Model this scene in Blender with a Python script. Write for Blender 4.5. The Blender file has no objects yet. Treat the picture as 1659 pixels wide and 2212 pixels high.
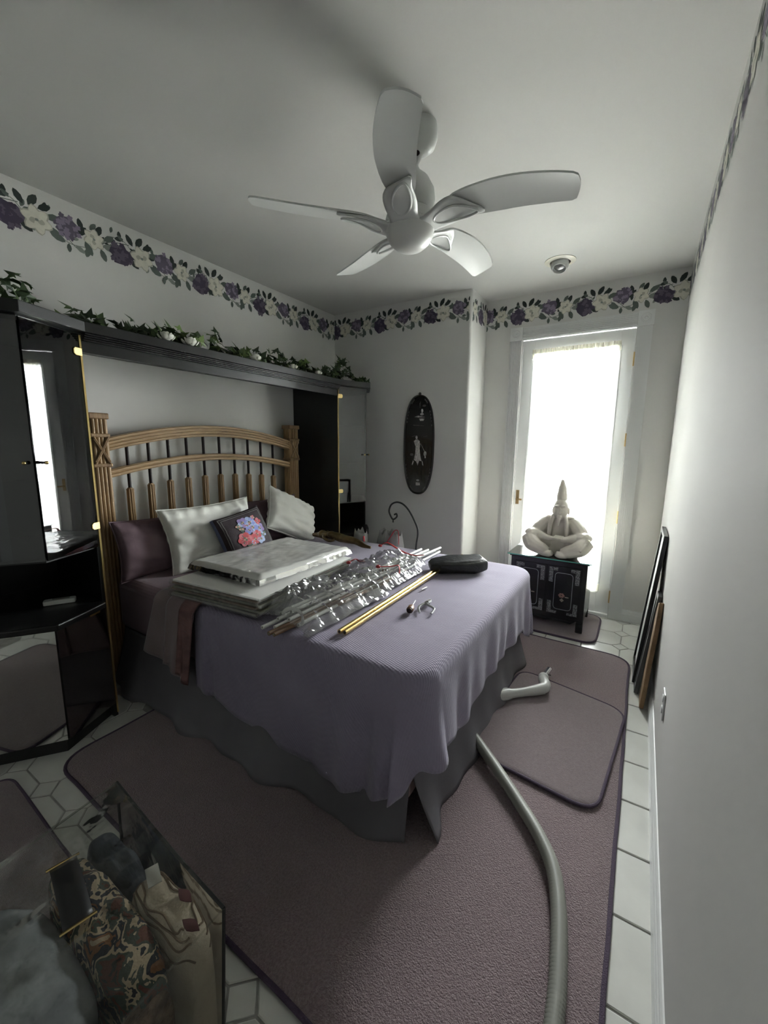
import bpy, bmesh, math, random
from mathutils import Vector, Matrix, noise
random.seed(7)
SC = bpy.context.scene
COL = SC.collection
# ------------------------------------------------------------------ camera
XR, YC, YB, XC, ZC = 2.9616, 3.4816, 3.8692, 1.4618, 2.74
YF = -1.9
cam_d = bpy.data.cameras.new('camera')
cam = bpy.data.objects.new('camera', cam_d); COL.objects.link(cam)
_r = Vector((0.84726996, 0.53105699, 0.01058749)); _d = Vector((0.09435125, -0.13085633, -0.98690144)); _f = Vector((-0.52271547, 0.83717089, -0.16097653))
m = Matrix.Identity(4)
for i in range(3):
    m[i][0] = _r[i]; m[i][1] = -_d[i]; m[i][2] = -_f[i]
m.translation = Vector((2.79119, 0.0, 1.44881))
cam.matrix_world = m
cam_d.sensor_fit = 'HORIZONTAL'; cam_d.sensor_width = 36.0
cam_d.lens = 886.707 / 1659.0 * 36.0
cam_d.clip_start = 0.02
SC.camera = cam
# ------------------------------------------------------------------ world, daylight, exposure
W = bpy.data.worlds.new('overcast_sky'); SC.world = W; W.use_nodes = True
bg = W.node_tree.nodes['Background']; bg.inputs[0].default_value = (0.975, 0.99, 1.0, 1); bg.inputs[1].default_value = 22.0
def area(name, loc, rot, sx, sy, power, col=(1, 1, 1), portal=False):
    l = bpy.data.lights.new(name, 'AREA'); l.shape = 'RECTANGLE'; l.size = sx; l.size_y = sy; l.energy = power; l.color = col
    if portal: l.cycles.is_portal = True
    o = bpy.data.objects.new(name, l); COL.objects.link(o); o.location = loc; o.rotation_euler = rot; return o
area('door_daylight_portal', (2.23, 3.99, 1.22), (math.radians(-90), 0, 0), 0.9, 2.3, 1.0, portal=True)
SC.view_settings.view_transform = 'Standard'; SC.view_settings.look = 'None'
SC.view_settings.gamma = 1.0; SC.view_settings.use_curve_mapping = False
SC.view_settings.exposure = 1.95
# ------------------------------------------------------------------ materials
MAT = {}
def mat(name, col, rough=0.6, metal=0.0, spec=0.5, var=0.0, vscale=8.0, bump=0.0, bscale=60.0, col2=None, stretch=(1, 1, 1), coat=0.0, sheen=0.0, trans=0.0, alpha=1.0, emit=0.0):
    M = bpy.data.materials.new(name); M.use_nodes = True; nt = M.node_tree; p = nt.nodes['Principled BSDF']
    p.inputs['Base Color'].default_value = (*col, 1); p.inputs['Roughness'].default_value = rough; p.inputs['Metallic'].default_value = metal
    p.inputs['Specular IOR Level'].default_value = spec; p.inputs['Coat Weight'].default_value = coat
    p.inputs['Sheen Weight'].default_value = sheen; p.inputs['Transmission Weight'].default_value = trans; p.inputs['Alpha'].default_value = alpha
    if var or bump or col2:
        tc = nt.nodes.new('ShaderNodeTexCoord'); mp = nt.nodes.new('ShaderNodeMapping'); mp.inputs['Scale'].default_value = stretch
        nt.links.new(tc.outputs['Object'], mp.inputs[0])
    if var or col2:
        n = nt.nodes.new('ShaderNodeTexNoise'); n.inputs['Scale'].default_value = vscale; n.inputs['Detail'].default_value = 5
        r = nt.nodes.new('ShaderNodeValToRGB'); nt.links.new(mp.outputs[0], n.inputs[0]); nt.links.new(n.outputs[0], r.inputs[0])
        a = col if col2 else tuple(c * (1 - var) for c in col); b = col2 if col2 else tuple(min(1, c * (1 + var)) for c in col)
        r.color_ramp.elements[0].position = 0.35; r.color_ramp.elements[1].position = 0.65
        r.color_ramp.elements[0].color = (*a, 1); r.color_ramp.elements[1].color = (*b, 1); nt.links.new(r.outputs[0], p.inputs['Base Color'])
    if bump:
        n2 = nt.nodes.new('ShaderNodeTexNoise'); n2.inputs['Scale'].default_value = bscale; n2.inputs['Detail'].default_value = 4
        b = nt.nodes.new('ShaderNodeBump'); b.inputs['Strength'].default_value = bump; b.inputs['Distance'].default_value = 0.01
        nt.links.new(mp.outputs[0], n2.inputs[0]); nt.links.new(n2.outputs[0], b.inputs['Height']); nt.links.new(b.outputs[0], p.inputs['Normal'])
    MAT[name] = M; return M
def film(name, tint, gloss_rough=0.05, ior=1.45, boost=0.0, cloud=None, bump=0.0, bscale=30.0):
    """thin clear sheet: lets light straight through, mirrors by Fresnel; cloud = share of a milky diffuse"""
    M = bpy.data.materials.new(name); M.use_nodes = True; nt = M.node_tree; nt.nodes.clear()
    out = nt.nodes.new('ShaderNodeOutputMaterial'); tr = nt.nodes.new('ShaderNodeBsdfTransparent'); tr.inputs[0].default_value = (*tint, 1)
    gl = nt.nodes.new('ShaderNodeBsdfGlossy'); gl.inputs['Roughness'].default_value = gloss_rough
    fr = nt.nodes.new('ShaderNodeFresnel'); fr.inputs[0].default_value = ior
    mx = nt.nodes.new('ShaderNodeMixShader')
    add = nt.nodes.new('ShaderNodeMath'); add.operation = 'ADD'; add.inputs[1].default_value = boost; add.use_clamp = True
    nt.links.new(fr.outputs[0], add.inputs[0]); nt.links.new(add.outputs[0], mx.inputs[0])
    base = tr.outputs[0]
    if cloud:
        d = nt.nodes.new('ShaderNodeBsdfDiffuse'); d.inputs[0].default_value = (*cloud[1], 1); t2 = nt.nodes.new('ShaderNodeBsdfTranslucent'); t2.inputs[0].default_value = (*cloud[1], 1)
        mm = nt.nodes.new('ShaderNodeMixShader'); mm.inputs[0].default_value = 0.4; nt.links.new(d.outputs[0], mm.inputs[1]); nt.links.new(t2.outputs[0], mm.inputs[2])
        m2 = nt.nodes.new('ShaderNodeMixShader'); m2.inputs[0].default_value = cloud[0]; nt.links.new(tr.outputs[0], m2.inputs[1]); nt.links.new(mm.outputs[0], m2.inputs[2]); base = m2.outputs[0]
    nt.links.new(base, mx.inputs[1]); nt.links.new(gl.outputs[0], mx.inputs[2]); nt.links.new(mx.outputs[0], out.inputs[0])
    if bump:
        tc = nt.nodes.new('ShaderNodeTexCoord'); n2 = nt.nodes.new('ShaderNodeTexNoise'); n2.inputs['Scale'].default_value = bscale; n2.inputs['Detail'].default_value = 3
        b = nt.nodes.new('ShaderNodeBump'); b.inputs['Strength'].default_value = bump; b.inputs['Distance'].default_value = 0.02
        nt.links.new(tc.outputs['Object'], n2.inputs[0]); nt.links.new(n2.outputs[0], b.inputs['Height']); nt.links.new(b.outputs[0], gl.inputs['Normal']); nt.links.new(b.outputs[0], fr.inputs['Normal'])
    MAT[name] = M; return M
def weave(name, col, col2, rough, scale, ang, strength, vs=3.0, sheen=0.0):
    """woven cloth: fine diagonal ribs as bump + soft colour variation"""
    M = mat(name, col, rough, col2=col2, vscale=vs, sheen=sheen); nt = M.node_tree; p = nt.nodes['Principled BSDF']
    tc = nt.nodes.new('ShaderNodeTexCoord'); hs = []
    for a in (ang, ang + 1.3):
        mp = nt.nodes.new('ShaderNodeMapping'); mp.inputs['Rotation'].default_value = (0.5, 0.4, a); nt.links.new(tc.outputs['Object'], mp.inputs[0])
        w = nt.nodes.new('ShaderNodeTexWave'); w.inputs['Scale'].default_value = scale; w.inputs['Distortion'].default_value = 1.5; w.inputs['Detail'].default_value = 2
        nt.links.new(mp.outputs[0], w.inputs[0]); hs.append(w)
    ad = nt.nodes.new('ShaderNodeMath'); ad.operation = 'ADD'; nt.links.new(hs[0].outputs['Fac'], ad.inputs[0]); nt.links.new(hs[1].outputs['Fac'], ad.inputs[1])
    b = nt.nodes.new('ShaderNodeBump'); b.inputs['Strength'].default_value = strength; b.inputs['Distance'].default_value = 0.004
    nt.links.new(ad.outputs[0], b.inputs['Height']); nt.links.new(b.outputs[0], p.inputs['Normal']); return M
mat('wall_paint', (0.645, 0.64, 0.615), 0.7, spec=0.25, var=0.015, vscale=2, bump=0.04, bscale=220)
mat('wall_paint_shaded', (0.56, 0.555, 0.535), 0.8, spec=0.08, var=0.015, vscale=2, bump=0.03, bscale=160)  # same paint as the other walls, darkened for the right wall's weaker light
mat('ceiling_paint', (0.62, 0.615, 0.59), 0.85, spec=0.2, bump=0.05, bscale=250)
mat('trim_white', (0.72, 0.73, 0.72), 0.35)
mat('grout', (0.33, 0.32, 0.30), 0.9, var=0.2, vscale=20)
mat('tile_glaze', (0.60, 0.60, 0.56), 0.30, var=0.05, vscale=6, bump=0.03, bscale=40)
mat('rug_pile', (0.235, 0.17, 0.18), 0.95, col2=(0.325, 0.245, 0.255), vscale=130, bump=1.0, bscale=240, sheen=0.25)
mat('mat_pile', (0.265, 0.203, 0.212), 0.95, col2=(0.335, 0.265, 0.275), vscale=110, stretch=(1, 2.5, 1), bump=0.9, bscale=220, sheen=0.3)
mat('rug_binding', (0.075, 0.05, 0.085), 0.8, bump=0.5, bscale=300)
mat('black_laminate', (0.012, 0.012, 0.012), 0.32, spec=0.4, bump=0.05, bscale=140, stretch=(1, .1, 1))
mat('brass', (0.83, 0.62, 0.27), 0.25, metal=1.0)
mat('old_brass', (0.55, 0.40, 0.2), 0.4, metal=1.0)
mat('fan_white', (0.60, 0.61, 0.59), 0.35)
mat('frosted_globe', (0.66, 0.66, 0.64), 0.35, var=0.02)
mat('mirror_clear', (0.78, 0.79, 0.77), 0.03, metal=1.0)
mat('mirror_smoked', (0.26, 0.24, 0.24), 0.04, metal=1.0)
mat('chrome', (0.75, 0.75, 0.76), 0.15, metal=1.0)
mat('oak', (0.25, 0.15, 0.065), 0.45, col2=(0.37, 0.235, 0.11), vscale=5, stretch=(18, 18, 1.5), bump=0.1, bscale=30)
mat('oak_rail', (0.29, 0.18, 0.08), 0.45, col2=(0.42, 0.275, 0.135), vscale=5, stretch=(20, 1.5, 20), bump=0.1, bscale=30)
mat('oak_dark', (0.20, 0.12, 0.06), 0.45, col2=(0.31, 0.20, 0.10), vscale=5, stretch=(18, 18, 1.5))
mat('spindle_dark', (0.018, 0.010, 0.010), 0.5, spec=0.25)
film('window_glass', (0.96, 0.98, 0.97), 0.02)
film('smoked_glass', (0.30, 0.31, 0.31), 0.015, 1.5, 0.05)
film('clear_glass', (0.93, 0.97, 0.95), 0.02, 1.5)
mat('glass_edge', (0.10, 0.42, 0.33), 0.1, spec=0.8)
# ------------------------------------------------------------------ mesh helpers
class MB:
    def __init__(s): s.v = []; s.f = []; s.m = []; s.sm = []
    def add(s, vs, fs, mi=0, smooth=False):
        o = len(s.v); s.v += [tuple(v) for v in vs]
        for f in fs: s.f.append(tuple(i + o for i in f)); s.m.append(mi); s.sm.append(smooth)
        return s
    def box(s, x0, x1, y0, y1, z0, z1, mi=0, T=None):
        vs = [Vector((x, y, z)) for z in (z0, z1) for y in (y0, y1) for x in (x0, x1)]
        if T: vs = [T @ v for v in vs]
        return s.add(vs, [(0, 2, 3, 1), (4, 5, 7, 6), (0, 1, 5, 4), (2, 6, 7, 3), (0, 4, 6, 2), (1, 3, 7, 5)], mi)
    def prism(s, poly, z0, z1, mi=0, T=None):
        n = len(poly); vs = [Vector((p[0], p[1], z0)) for p in poly] + [Vector((p[0], p[1], z1)) for p in poly]
        if T: vs = [T @ v for v in vs]
        return s.add(vs, [tuple(range(n - 1, -1, -1)), tuple(range(n, 2 * n))] + [(i, (i + 1) % n, n + (i + 1) % n, n + i) for i in range(n)], mi)
    def poly(s, pts, mi=0): return s.add(pts, [tuple(range(len(pts)))], mi)
    def tube(s, pts, r, n=8, mi=0, cap=True, closed=False, flat=None, up=None):
        P = [Vector(p) for p in pts]; N = len(P); rr = r if isinstance(r, (list, tuple)) else [r] * N
        vs = []; prev = None
        for i in range(N):
            if closed: t = P[(i + 1) % N] - P[i - 1]
            else: t = P[min(i + 1, N - 1)] - P[max(i - 1, 0)]
            if t.length < 1e-9: t = Vector((0, 0, 1))
            t.normalize()
            if up is not None: a = Vector(up)
            else: a = prev if prev else (Vector((0, 0, 1)) if abs(t.z) < 0.9 else Vector((1, 0, 0)))
            a = a - t * a.dot(t)
            if a.length < 1e-6: a = t.orthogonal()
            a.normalize(); prev = a; b = t.cross(a); fx, fy = flat if flat else (1, 1)
            for k in range(n):
                q = 2 * math.pi * k / n; vs.append(P[i] + a * (rr[i] * fy * math.sin(q)) + b * (rr[i] * fx * math.cos(q)))
        fs = []
        for i in range(N if closed else N - 1):
            j = (i + 1) % N
            for k in range(n): fs.append((i * n + k, i * n + (k + 1) % n, j * n + (k + 1) % n, j * n + k))
        if cap and not closed: fs += [tuple(range(n - 1, -1, -1)), tuple((N - 1) * n + k for k in range(n))]
        return s.add(vs, fs, mi, True)
    def lathe(s, prof, n=24, c=(0, 0, 0), mi=0, T=None, sx=1, sy=1):
        vs = []
        for r, z in prof:
            for k in range(n):
                q = 2 * math.pi * k / n; v = Vector((r * math.cos(q) * sx, r * math.sin(q) * sy, z)); vs.append((T @ v) if T else v + Vector(c))
        N = len(prof); fs = [(i * n + k, i * n + (k + 1) % n, (i + 1) * n + (k + 1) % n, (i + 1) * n + k) for i in range(N - 1) for k in range(n)]
        fs += [tuple(range(n - 1, -1, -1)), tuple((N - 1) * n + k for k in range(n))]
        return s.add(vs, fs, mi, True)
    def ell(s, c, r, n=16, mi=0, R=None):
        c = Vector(c); vs = []; h = max(6, n // 2)
        for i in range(h + 1):
            a = math.pi * i / h
            for k in range(n):
                q = 2 * math.pi * k / n; v = Vector((r[0] * math.sin(a) * math.cos(q), r[1] * math.sin(a) * math.sin(q), r[2] * math.cos(a)))
                vs.append(c + (R @ v if R else v))
        fs = [(i * n + k, (i + 1) * n + k, (i + 1) * n + (k + 1) % n, i * n + (k + 1) % n) for i in range(h) for k in range(n)]
        return s.add(vs, fs, mi, True)
    def grid(s, fn, nu, nv, mi=0, closeu=False):
        vs = [fn(i / nu, j / nv) for j in range(nv + 1) for i in range(nu + 1)]
        fs = [(j * (nu + 1) + i, j * (nu + 1) + i + 1, (j + 1) * (nu + 1) + i + 1, (j + 1) * (nu + 1) + i) for j in range(nv) for i in range(nu)]
        return s.add(vs, fs, mi, True)
    def mesh(s, name, mats, off=(0, 0, 0), recalc=True, sharp=42, weld=True):
        me = bpy.data.meshes.new(name); o = Vector(off); me.from_pydata([Vector(v) - o for v in s.v], [], s.f)
        for q in (mats if isinstance(mats, (list, tuple)) else [mats]): me.materials.append(MAT[q])
        for p, mi, sm in zip(me.polygons, s.m, s.sm): p.material_index = mi; p.use_smooth = sm
        if recalc or weld:
            bm = bmesh.new(); bm.from_mesh(me)
            if weld: bmesh.ops.remove_doubles(bm, verts=bm.verts, dist=1e-6)
            if recalc: bmesh.ops.recalc_face_normals(bm, faces=bm.faces)
            bm.to_mesh(me); bm.free()
        if any(s.sm): me.set_sharp_from_angle(angle=math.radians(sharp))
        return me
    def build(s, name, mats, parent=None, loc=None, bevel=0.0, solid=0.0, sub=0, recalc=True, sharp=42, label=None, cat=None, group=None, kind=None, seg=2):
        if parent is not None: off = ORG[parent.name]
        elif loc is not None: off = Vector(loc)
        else:
            xs = [v[0] for v in s.v]; ys = [v[1] for v in s.v]; zs = [v[2] for v in s.v]; off = Vector(((min(xs) + max(xs)) / 2, (min(ys) + max(ys)) / 2, min(zs)))
        o = bpy.data.objects.new(name, s.mesh(name, mats, off, recalc, sharp)); COL.objects.link(o)
        if parent is not None: o.parent = parent
        else: o.location = off
        ORG[o.name] = Vector(off)
        if solid:
            q = o.modifiers.new('thickness', 'SOLIDIFY'); q.thickness = solid; q.offset = 0
        if bevel:
            q = o.modifiers.new('bevel', 'BEVEL'); q.width = bevel; q.segments = seg; q.limit_method = 'ANGLE'; q.angle_limit = math.radians(35)
        if sub:
            q = o.modifiers.new('smooth', 'SUBSURF'); q.levels = sub; q.render_levels = sub
        tag(o, label, cat, group, kind); return o
ORG = {}
def tag(o, label=None, cat=None, group=None, kind=None):
    if label: o['label'] = label
    if cat: o['category'] = cat
    if group: o['group'] = group
    if kind: o['kind'] = kind
    return o
def thing(name, loc, label=None, cat=None, group=None, kind=None):
    o = bpy.data.objects.new(name, None); o.empty_display_size = 0.05; COL.objects.link(o); o.location = loc; ORG[o.name] = Vector(loc)
    return tag(o, label, cat, group, kind)
def inst(name, me, parent, loc, rot=None, scale=None):
    o = bpy.data.objects.new(name, me); COL.objects.link(o); o.parent = parent; o.location = Vector(loc) - ORG[parent.name]
    if rot is not None: o.rotation_euler = rot
    if scale is not None: o.scale = scale
    return o
def frame_T(o, ux, uy, uz):
    M = Matrix.Identity(4)
    for i in range(3): M[i][0] = ux[i]; M[i][1] = uy[i]; M[i][2] = uz[i]; M[i][3] = o[i]
    return M
def N3(x, y, z): return noise.noise(Vector((x, y, z)))
def spline(pts, n=8):
    P = [Vector(p) for p in pts]; out = []
    for i in range(len(P) - 1):
        a = P[max(i - 1, 0)]; b = P[i]; c = P[i + 1]; d = P[min(i + 2, len(P) - 1)]
        for k in range(n):
            t = k / n; out.append(0.5 * ((2 * b) + (c - a) * t + (2 * a - 5 * b + 4 * c - d) * t * t + (3 * b - a - 3 * c + d) * t ** 3))
    out.append(P[-1]); return out
def lerp_tab(tab, x):
    if x <= tab[0][0]: return tab[0][1]
    for (a, va), (b, vb) in zip(tab, tab[1:]):
        if x <= b:
            t = (x - a) / (b - a); t = t * t * (3 - 2 * t); return va + (vb - va) * t
    return tab[-1][1]
# ------------------------------------------------------------------ room shell
fl = MB().box(-0.1, XR + 0.1, YF - 0.1, YB + 0.12, -0.1, -0.004).build('floor', 'grout', kind='structure', label='pale octagonal tile floor with grout joints')
PX, PY = 0.2495, 0.2535; RX, RY = 2.778, 3.58; HD = 0.055; GR = 0.0035
def clip(poly, ax, val, keep_less):
    out = []
    for i in range(len(poly)):
        a, b = poly[i], poly[(i + 1) % len(poly)]
        ia = (a[ax] <= val) == keep_less; ib = (b[ax] <= val) == keep_less
        if ia: out.append(a)
        if ia != ib:
            t = (val - a[ax]) / (b[ax] - a[ax]); out.append(tuple(a[k] + (b[k] - a[k]) * t for k in range(2)))
    return out
g = GR; hx, hy = PX / 2, PY / 2
OCT = [(-hx + HD + g * .4, -hy + g), (hx - HD - g * .4, -hy + g), (hx - g, -hy + HD + g * .4), (hx - g, hy - HD - g * .4), (hx - HD - g * .4, hy - g), (-hx + HD + g * .4, hy - g), (-hx + g, hy - HD - g * .4), (-hx + g, -hy + HD + g * .4)]
DIA = [(-HD + g * 1.4, 0), (0, -HD + g * 1.4), (HD - g * 1.4, 0), (0, HD - g * 1.4)]
def tile_mesh(poly):
    b = MB(); n = len(poly); cx = sum(p[0] for p in poly) / n; cy = sum(p[1] for p in poly) / n
    ins = [(cx + (p[0] - cx) * 0.975, cy + (p[1] - cy) * 0.975) for p in poly]
    b.add([(p[0], p[1], -0.008) for p in poly] + [(p[0], p[1], -0.002) for p in poly] + [(p[0], p[1], 0) for p in ins],
          [tuple(range(2 * n, 3 * n))] + [(r * n + i, r * n + (i + 1) % n, (r + 1) * n + (i + 1) % n, (r + 1) * n + i) for r in (0, 1) for i in range(n)])
    return b.mesh('tile', 'tile_glaze', recalc=False)
OM, DM = tile_mesh(OCT), tile_mesh(DIA)
def place_tile(poly, me, cx, cy, nm):
    if 0.8 < cx < 2.70 and 0.76 < cy < 3.0: return
    if cy < -0.75 or cx < 0.35 or (cy > 1.1 and cx < 0.9) or (cy > 3.3 and cx < 1.35): return
    pw = [(x + cx, y + cy) for x, y in poly]; full = True
    for ax, val, kl in ((0, XR - 0.001, True), (1, YB + 0.03, True)):
        if any((p[ax] > val) for p in pw):
            pw = clip(pw, ax, val, kl); full = False
            if len(pw) < 3: return
    if full: inst(nm, me, fl, (cx, cy, 0))
    else: inst(nm, tile_mesh([(x - cx, y - cy) for x, y in pw]), fl, (cx, cy, 0))
for i in range(-11, 2):
    for j in range(-18, 3):
        cx, cy = RX + i * PX, RY + j * PY
        place_tile(DIA, DM, cx, cy, 'accent_tile'); place_tile(OCT, OM, cx + hx, cy + hy, 'tile')
MB().box(-0.1, XR + 0.1, YF - 0.1, YB + 0.12, ZC, ZC + 0.1).build('ceiling', 'ceiling_paint', kind='structure', label='plain matte white ceiling')
wl = MB().box(-0.1, 0, YF - 0.1, YC, 0, ZC).build('wall_left', 'wall_paint', kind='structure', label='white painted wall behind the headboard')
DX0, DX1, DZ = 1.798, 2.657, 2.372
def bump_wall():
    b = MB(); r = 0.022; pts = [(-0.1, YC), (XC - r, YC)]
    for k in range(1, 7): a = math.pi / 2 * k / 6; pts.append((XC - r + r * math.sin(a), YC + r - r * math.cos(a)))
    pts += [(XC, YB + 0.12), (-0.1, YB + 0.12)]
    b.prism(pts, 0, ZC); b.box(XC, DX0, YB, YB + 0.12, 0, ZC); b.box(DX1, XR + 0.1, YB, YB + 0.12, 0, ZC); b.box(DX0, DX1, YB, YB + 0.12, DZ, ZC)
    return b
wb = bump_wall().build('wall_back', 'wall_paint', kind='structure', label='white far wall with a jutting corner and a door opening')
wr = MB().box(XR, XR + 0.1, YF - 0.1, YB + 0.12, 0, ZC).build('wall_right', 'wall_paint_shaded', kind='structure', label='white wall along the right side')
wf = MB().box(-0.1, XR + 0.1, YF - 0.1, YF, 0, ZC).build('wall_front', 'wall_paint', kind='structure', label='white wall behind the viewer')
def baseboard(name, a, b, nrm, label):
    a = Vector(a); b = Vector(b); n = Vector(nrm); t = (b - a).normalized(); L = (b - a).length
    T = frame_T(a, n, Vector((0, 0, 1)), t)
    prof = [(0, 0), (0.016, 0), (0.016, 0.062), (0.013, 0.068), (0.013, 0.078), (0.009, 0.084), (0.009, 0.092), (0.004, 0.1), (0, 0.102)]
    return MB().prism(prof, 0, L, T=T).build(name, 'trim_white', kind='structure', label=label)
baseboard('baseboard_right', (XR, YF, 0), (XR, YB, 0), (-1, 0, 0), 'stepped white baseboard along the right wall')
baseboard('baseboard_back', (2.745, YB, 0), (XR - 0.016, YB, 0), (0, -1, 0), 'short white baseboard right of the door')
baseboard('baseboard_recess', (XC, YB, 0), (1.69, YB, 0), (0, -1, 0), 'short white baseboard left of the door')
baseboard('baseboard_left', (0, YF, 0), (0, YC, 0), (1, 0, 0), 'white baseboard along the headboard wall')
# door casing: fluted legs, head and corner rosettes
def casing(name, T, L, label):
    b = MB(); b.box(0, 0.098, 0, L, 0, 0.014, T=T)
    for k in range(6): x = 0.012 + k * 0.0132; b.box(x, x + 0.0075, 0.002, L - 0.002, 0.014, 0.0205, T=T)
    b.box(0, 0.006, 0, L, 0.014, 0.019, T=T); b.box(0.092, 0.098, 0, L, 0.014, 0.019, T=T)
    return b.build(name, 'trim_white', kind='structure', label=label)
X, Y, Z = Vector((1, 0, 0)), Vector((0, 1, 0)), Vector((0, 0, 1))
casing('trim_1', frame_T((DX0 - 0.103, YB, 0), X, Z, -Y), DZ - 0.005, 'fluted white casing on the left of the glass door')
casing('trim_2', frame_T((DX1 + 0.005, YB, 0), X, Z, -Y), DZ - 0.005, 'fluted white casing on the right of the glass door')
casing('trim_3', frame_T((DX0 - 0.0, YB, DZ + 0.1), -Z, X, -Y), DX1 - DX0, 'fluted white head casing over the glass door')
for nm, x in (('trim_4', DX0 - 0.106), ('trim_5', DX1 + 0.002)):
    b = MB().box(x, x + 0.106, YB - 0.024, YB, DZ - 0.006, DZ + 0.104)
    T = frame_T((x + 0.053, YB - 0.024, DZ + 0.049), X, Z, -Y)
    b.lathe([(0.042, -0.002), (0.042, 0.004), (0.034, 0.005), (0.032, 0.002), (0.024, 0.002), (0.022, 0.006), (0.012, 0.007), (0.01, 0.003), (0.004, 0.006)], 24, T=T)
    b.build(nm, 'trim_white', kind='structure', label='rosette corner block at the top %s of the door casing' % ('left' if nm == 'trim_4' else 'right'))
# glass door
door = thing('door_1', (2.23, YB + 0.03, 0), 'white exterior door with one tall glass panel', kind='structure')
dy0, dy1 = YB + 0.012, YB + 0.052; GX0, GX1, GZ0, GZ1 = 1.905, 2.553, 0.21, 2.245
MB().box(DX0 + 0.004, GX0, dy0, dy1, 0.03, DZ - 0.008).build('stile', 'trim_white', door, bevel=0.003)
MB().box(GX1, DX1 - 0.004, dy0, dy1, 0.03, DZ - 0.008).build('stile', 'trim_white', door, bevel=0.003)
MB().box(GX0, GX1, dy0, dy1, GZ1, DZ - 0.008).build('top_rail', 'trim_white', door)
MB().box(GX0, GX1, dy0, dy1, 0.03, GZ0).build('bottom_rail', 'trim_white', door)
b = MB()
for x0, x1, z0, z1 in ((GX0 - .012, GX0 + .012, GZ0, GZ1), (GX1 - .012, GX1 + .012, GZ0, GZ1), (GX0, GX1, GZ0 - .012, GZ0 + .012), (GX0, GX1, GZ1 - .012, GZ1 + .012)): b.box(x0, x1, dy0 - .008, dy0 + 0.01, z0, z1)
b.build('glazing_bead', 'trim_white', door, bevel=0.003)
MB().box(GX0, GX1, dy0 + .018, dy0 + .022, GZ0, GZ1).build('glass_pane', 'window_glass', door)
for z in (2.13, 1.51, 0.88, 0.19):
    MB().box(DX1 - 0.006, DX1 + 0.006, YB - 0.012, dy0 + 0.002, z - 0.05, z + 0.05).tube([(DX1, YB - 0.012, z - 0.052), (DX1, YB - 0.012, z + 0.052)], 0.006).build('hinge', 'old_brass', door)
b = MB().box(1.818, 1.846, dy0 - 0.004, dy0, 0.92, 1.05); b.tube([(1.832, dy0, 0.97), (1.832, dy0 - 0.04, 0.97)], 0.008); b.tube([(1.832, dy0 - 0.04, 0.97), (1.88, dy0 - 0.043, 0.968)], 0.008)
b.build('door_handle', 'old_brass', door)
MB().box(DX0, DX1, YB - 0.01, YB + 0.12, -0.004, 0.028).build('trim_6', 'trim_white', kind='structure', label='low white threshold under the glass door', bevel=0.006)
b = MB(); b.box(DX0, DX0 + 0.003, YB, YB + .12, 0, DZ); b.box(DX1 - 0.003, DX1, YB, YB + .12, 0, DZ); b.box(DX0, DX1, YB, YB + .12, DZ - 0.003, DZ)
b.build('trim_7', 'trim_white', kind='structure', label='white jamb lining the glass door opening')
# patio outside, only to bounce daylight
mat('concrete', (0.5, 0.49, 0.47), 0.9, var=0.1, vscale=3); mat('stucco', (0.55, 0.54, 0.51), 0.9, bump=0.3, bscale=40)
MB().box(-6, 12, YB + 0.13, 16, -0.12, -0.04).build('patio', 'concrete', kind='structure', label='pale concrete patio outside the glass door')
MB().box(-3, 0.75, YB + 0.13, 9.0, -0.04, 3.2).build('wall_light_block', 'stucco', kind='structure', label='added unseen wall left of the glass door blocking side light')  # added out of view to block slanting daylight from the right wall
# sheer curtain on the door
M_ = film('sheer', (1, 1, 1), 0.6, 1.05, 0.0, cloud=(0.42, (0.92, 0.92, 0.90)))
film('sheer_hem', (1, 1, 1), 0.6, 1.05, 0.0, cloud=(0.75, (0.82, 0.80, 0.68)))
cur = thing('sheer_curtain', (2.23, YB - 0.02, 0.2), 'sheer white curtain gathered on the glass door', 'curtain')
def cur_f(z0, z1, bow=0.0):
    def f(u, v):
        z = z0 + (z1 - z0) * v; s = (z - 0.2) / 2.05
        x = 1.893 + (0.672 + 0.01 * (1 - s)) * u
        a = 0.006 + 0.008 * (1 - abs(2 * s - 1)); dens = 30 + 6 * math.sin(u * 9)
        y = YB - 0.022 + a * math.sin(u * dens * 2.3 + 1.5 * N3(u * 6, s * 2, 0)) + 0.006 * N3(u * 14, s * 3, 3)
        zz = z + (0.035 * u if z < 0.4 else 0) * (0.4 - z) / 0.2 + 0.01 * N3(u * 20, 1, z0) * (1 if z < .3 else 0)
        return Vector((x, y, zz))
    return f
MB().grid(cur_f(0.27, 2.24), 150, 40).build('panel', 'sheer', cur)
MB().grid(cur_f(0.19, 0.27), 150, 4).build('hem', 'sheer_hem', cur)
MB().grid(lambda u, v: cur_f(2.2, 2.275)(u, v) + Vector((0, -0.008 * math.sin(u * 190) - 0.006, 0)), 220, 4).build('header', 'sheer_hem', cur)
MB().tube([(1.885, YB - 0.02, 2.243), (2.575, YB - 0.02, 2.243)], 0.005).build('rod', 'trim_white', cur)
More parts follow.
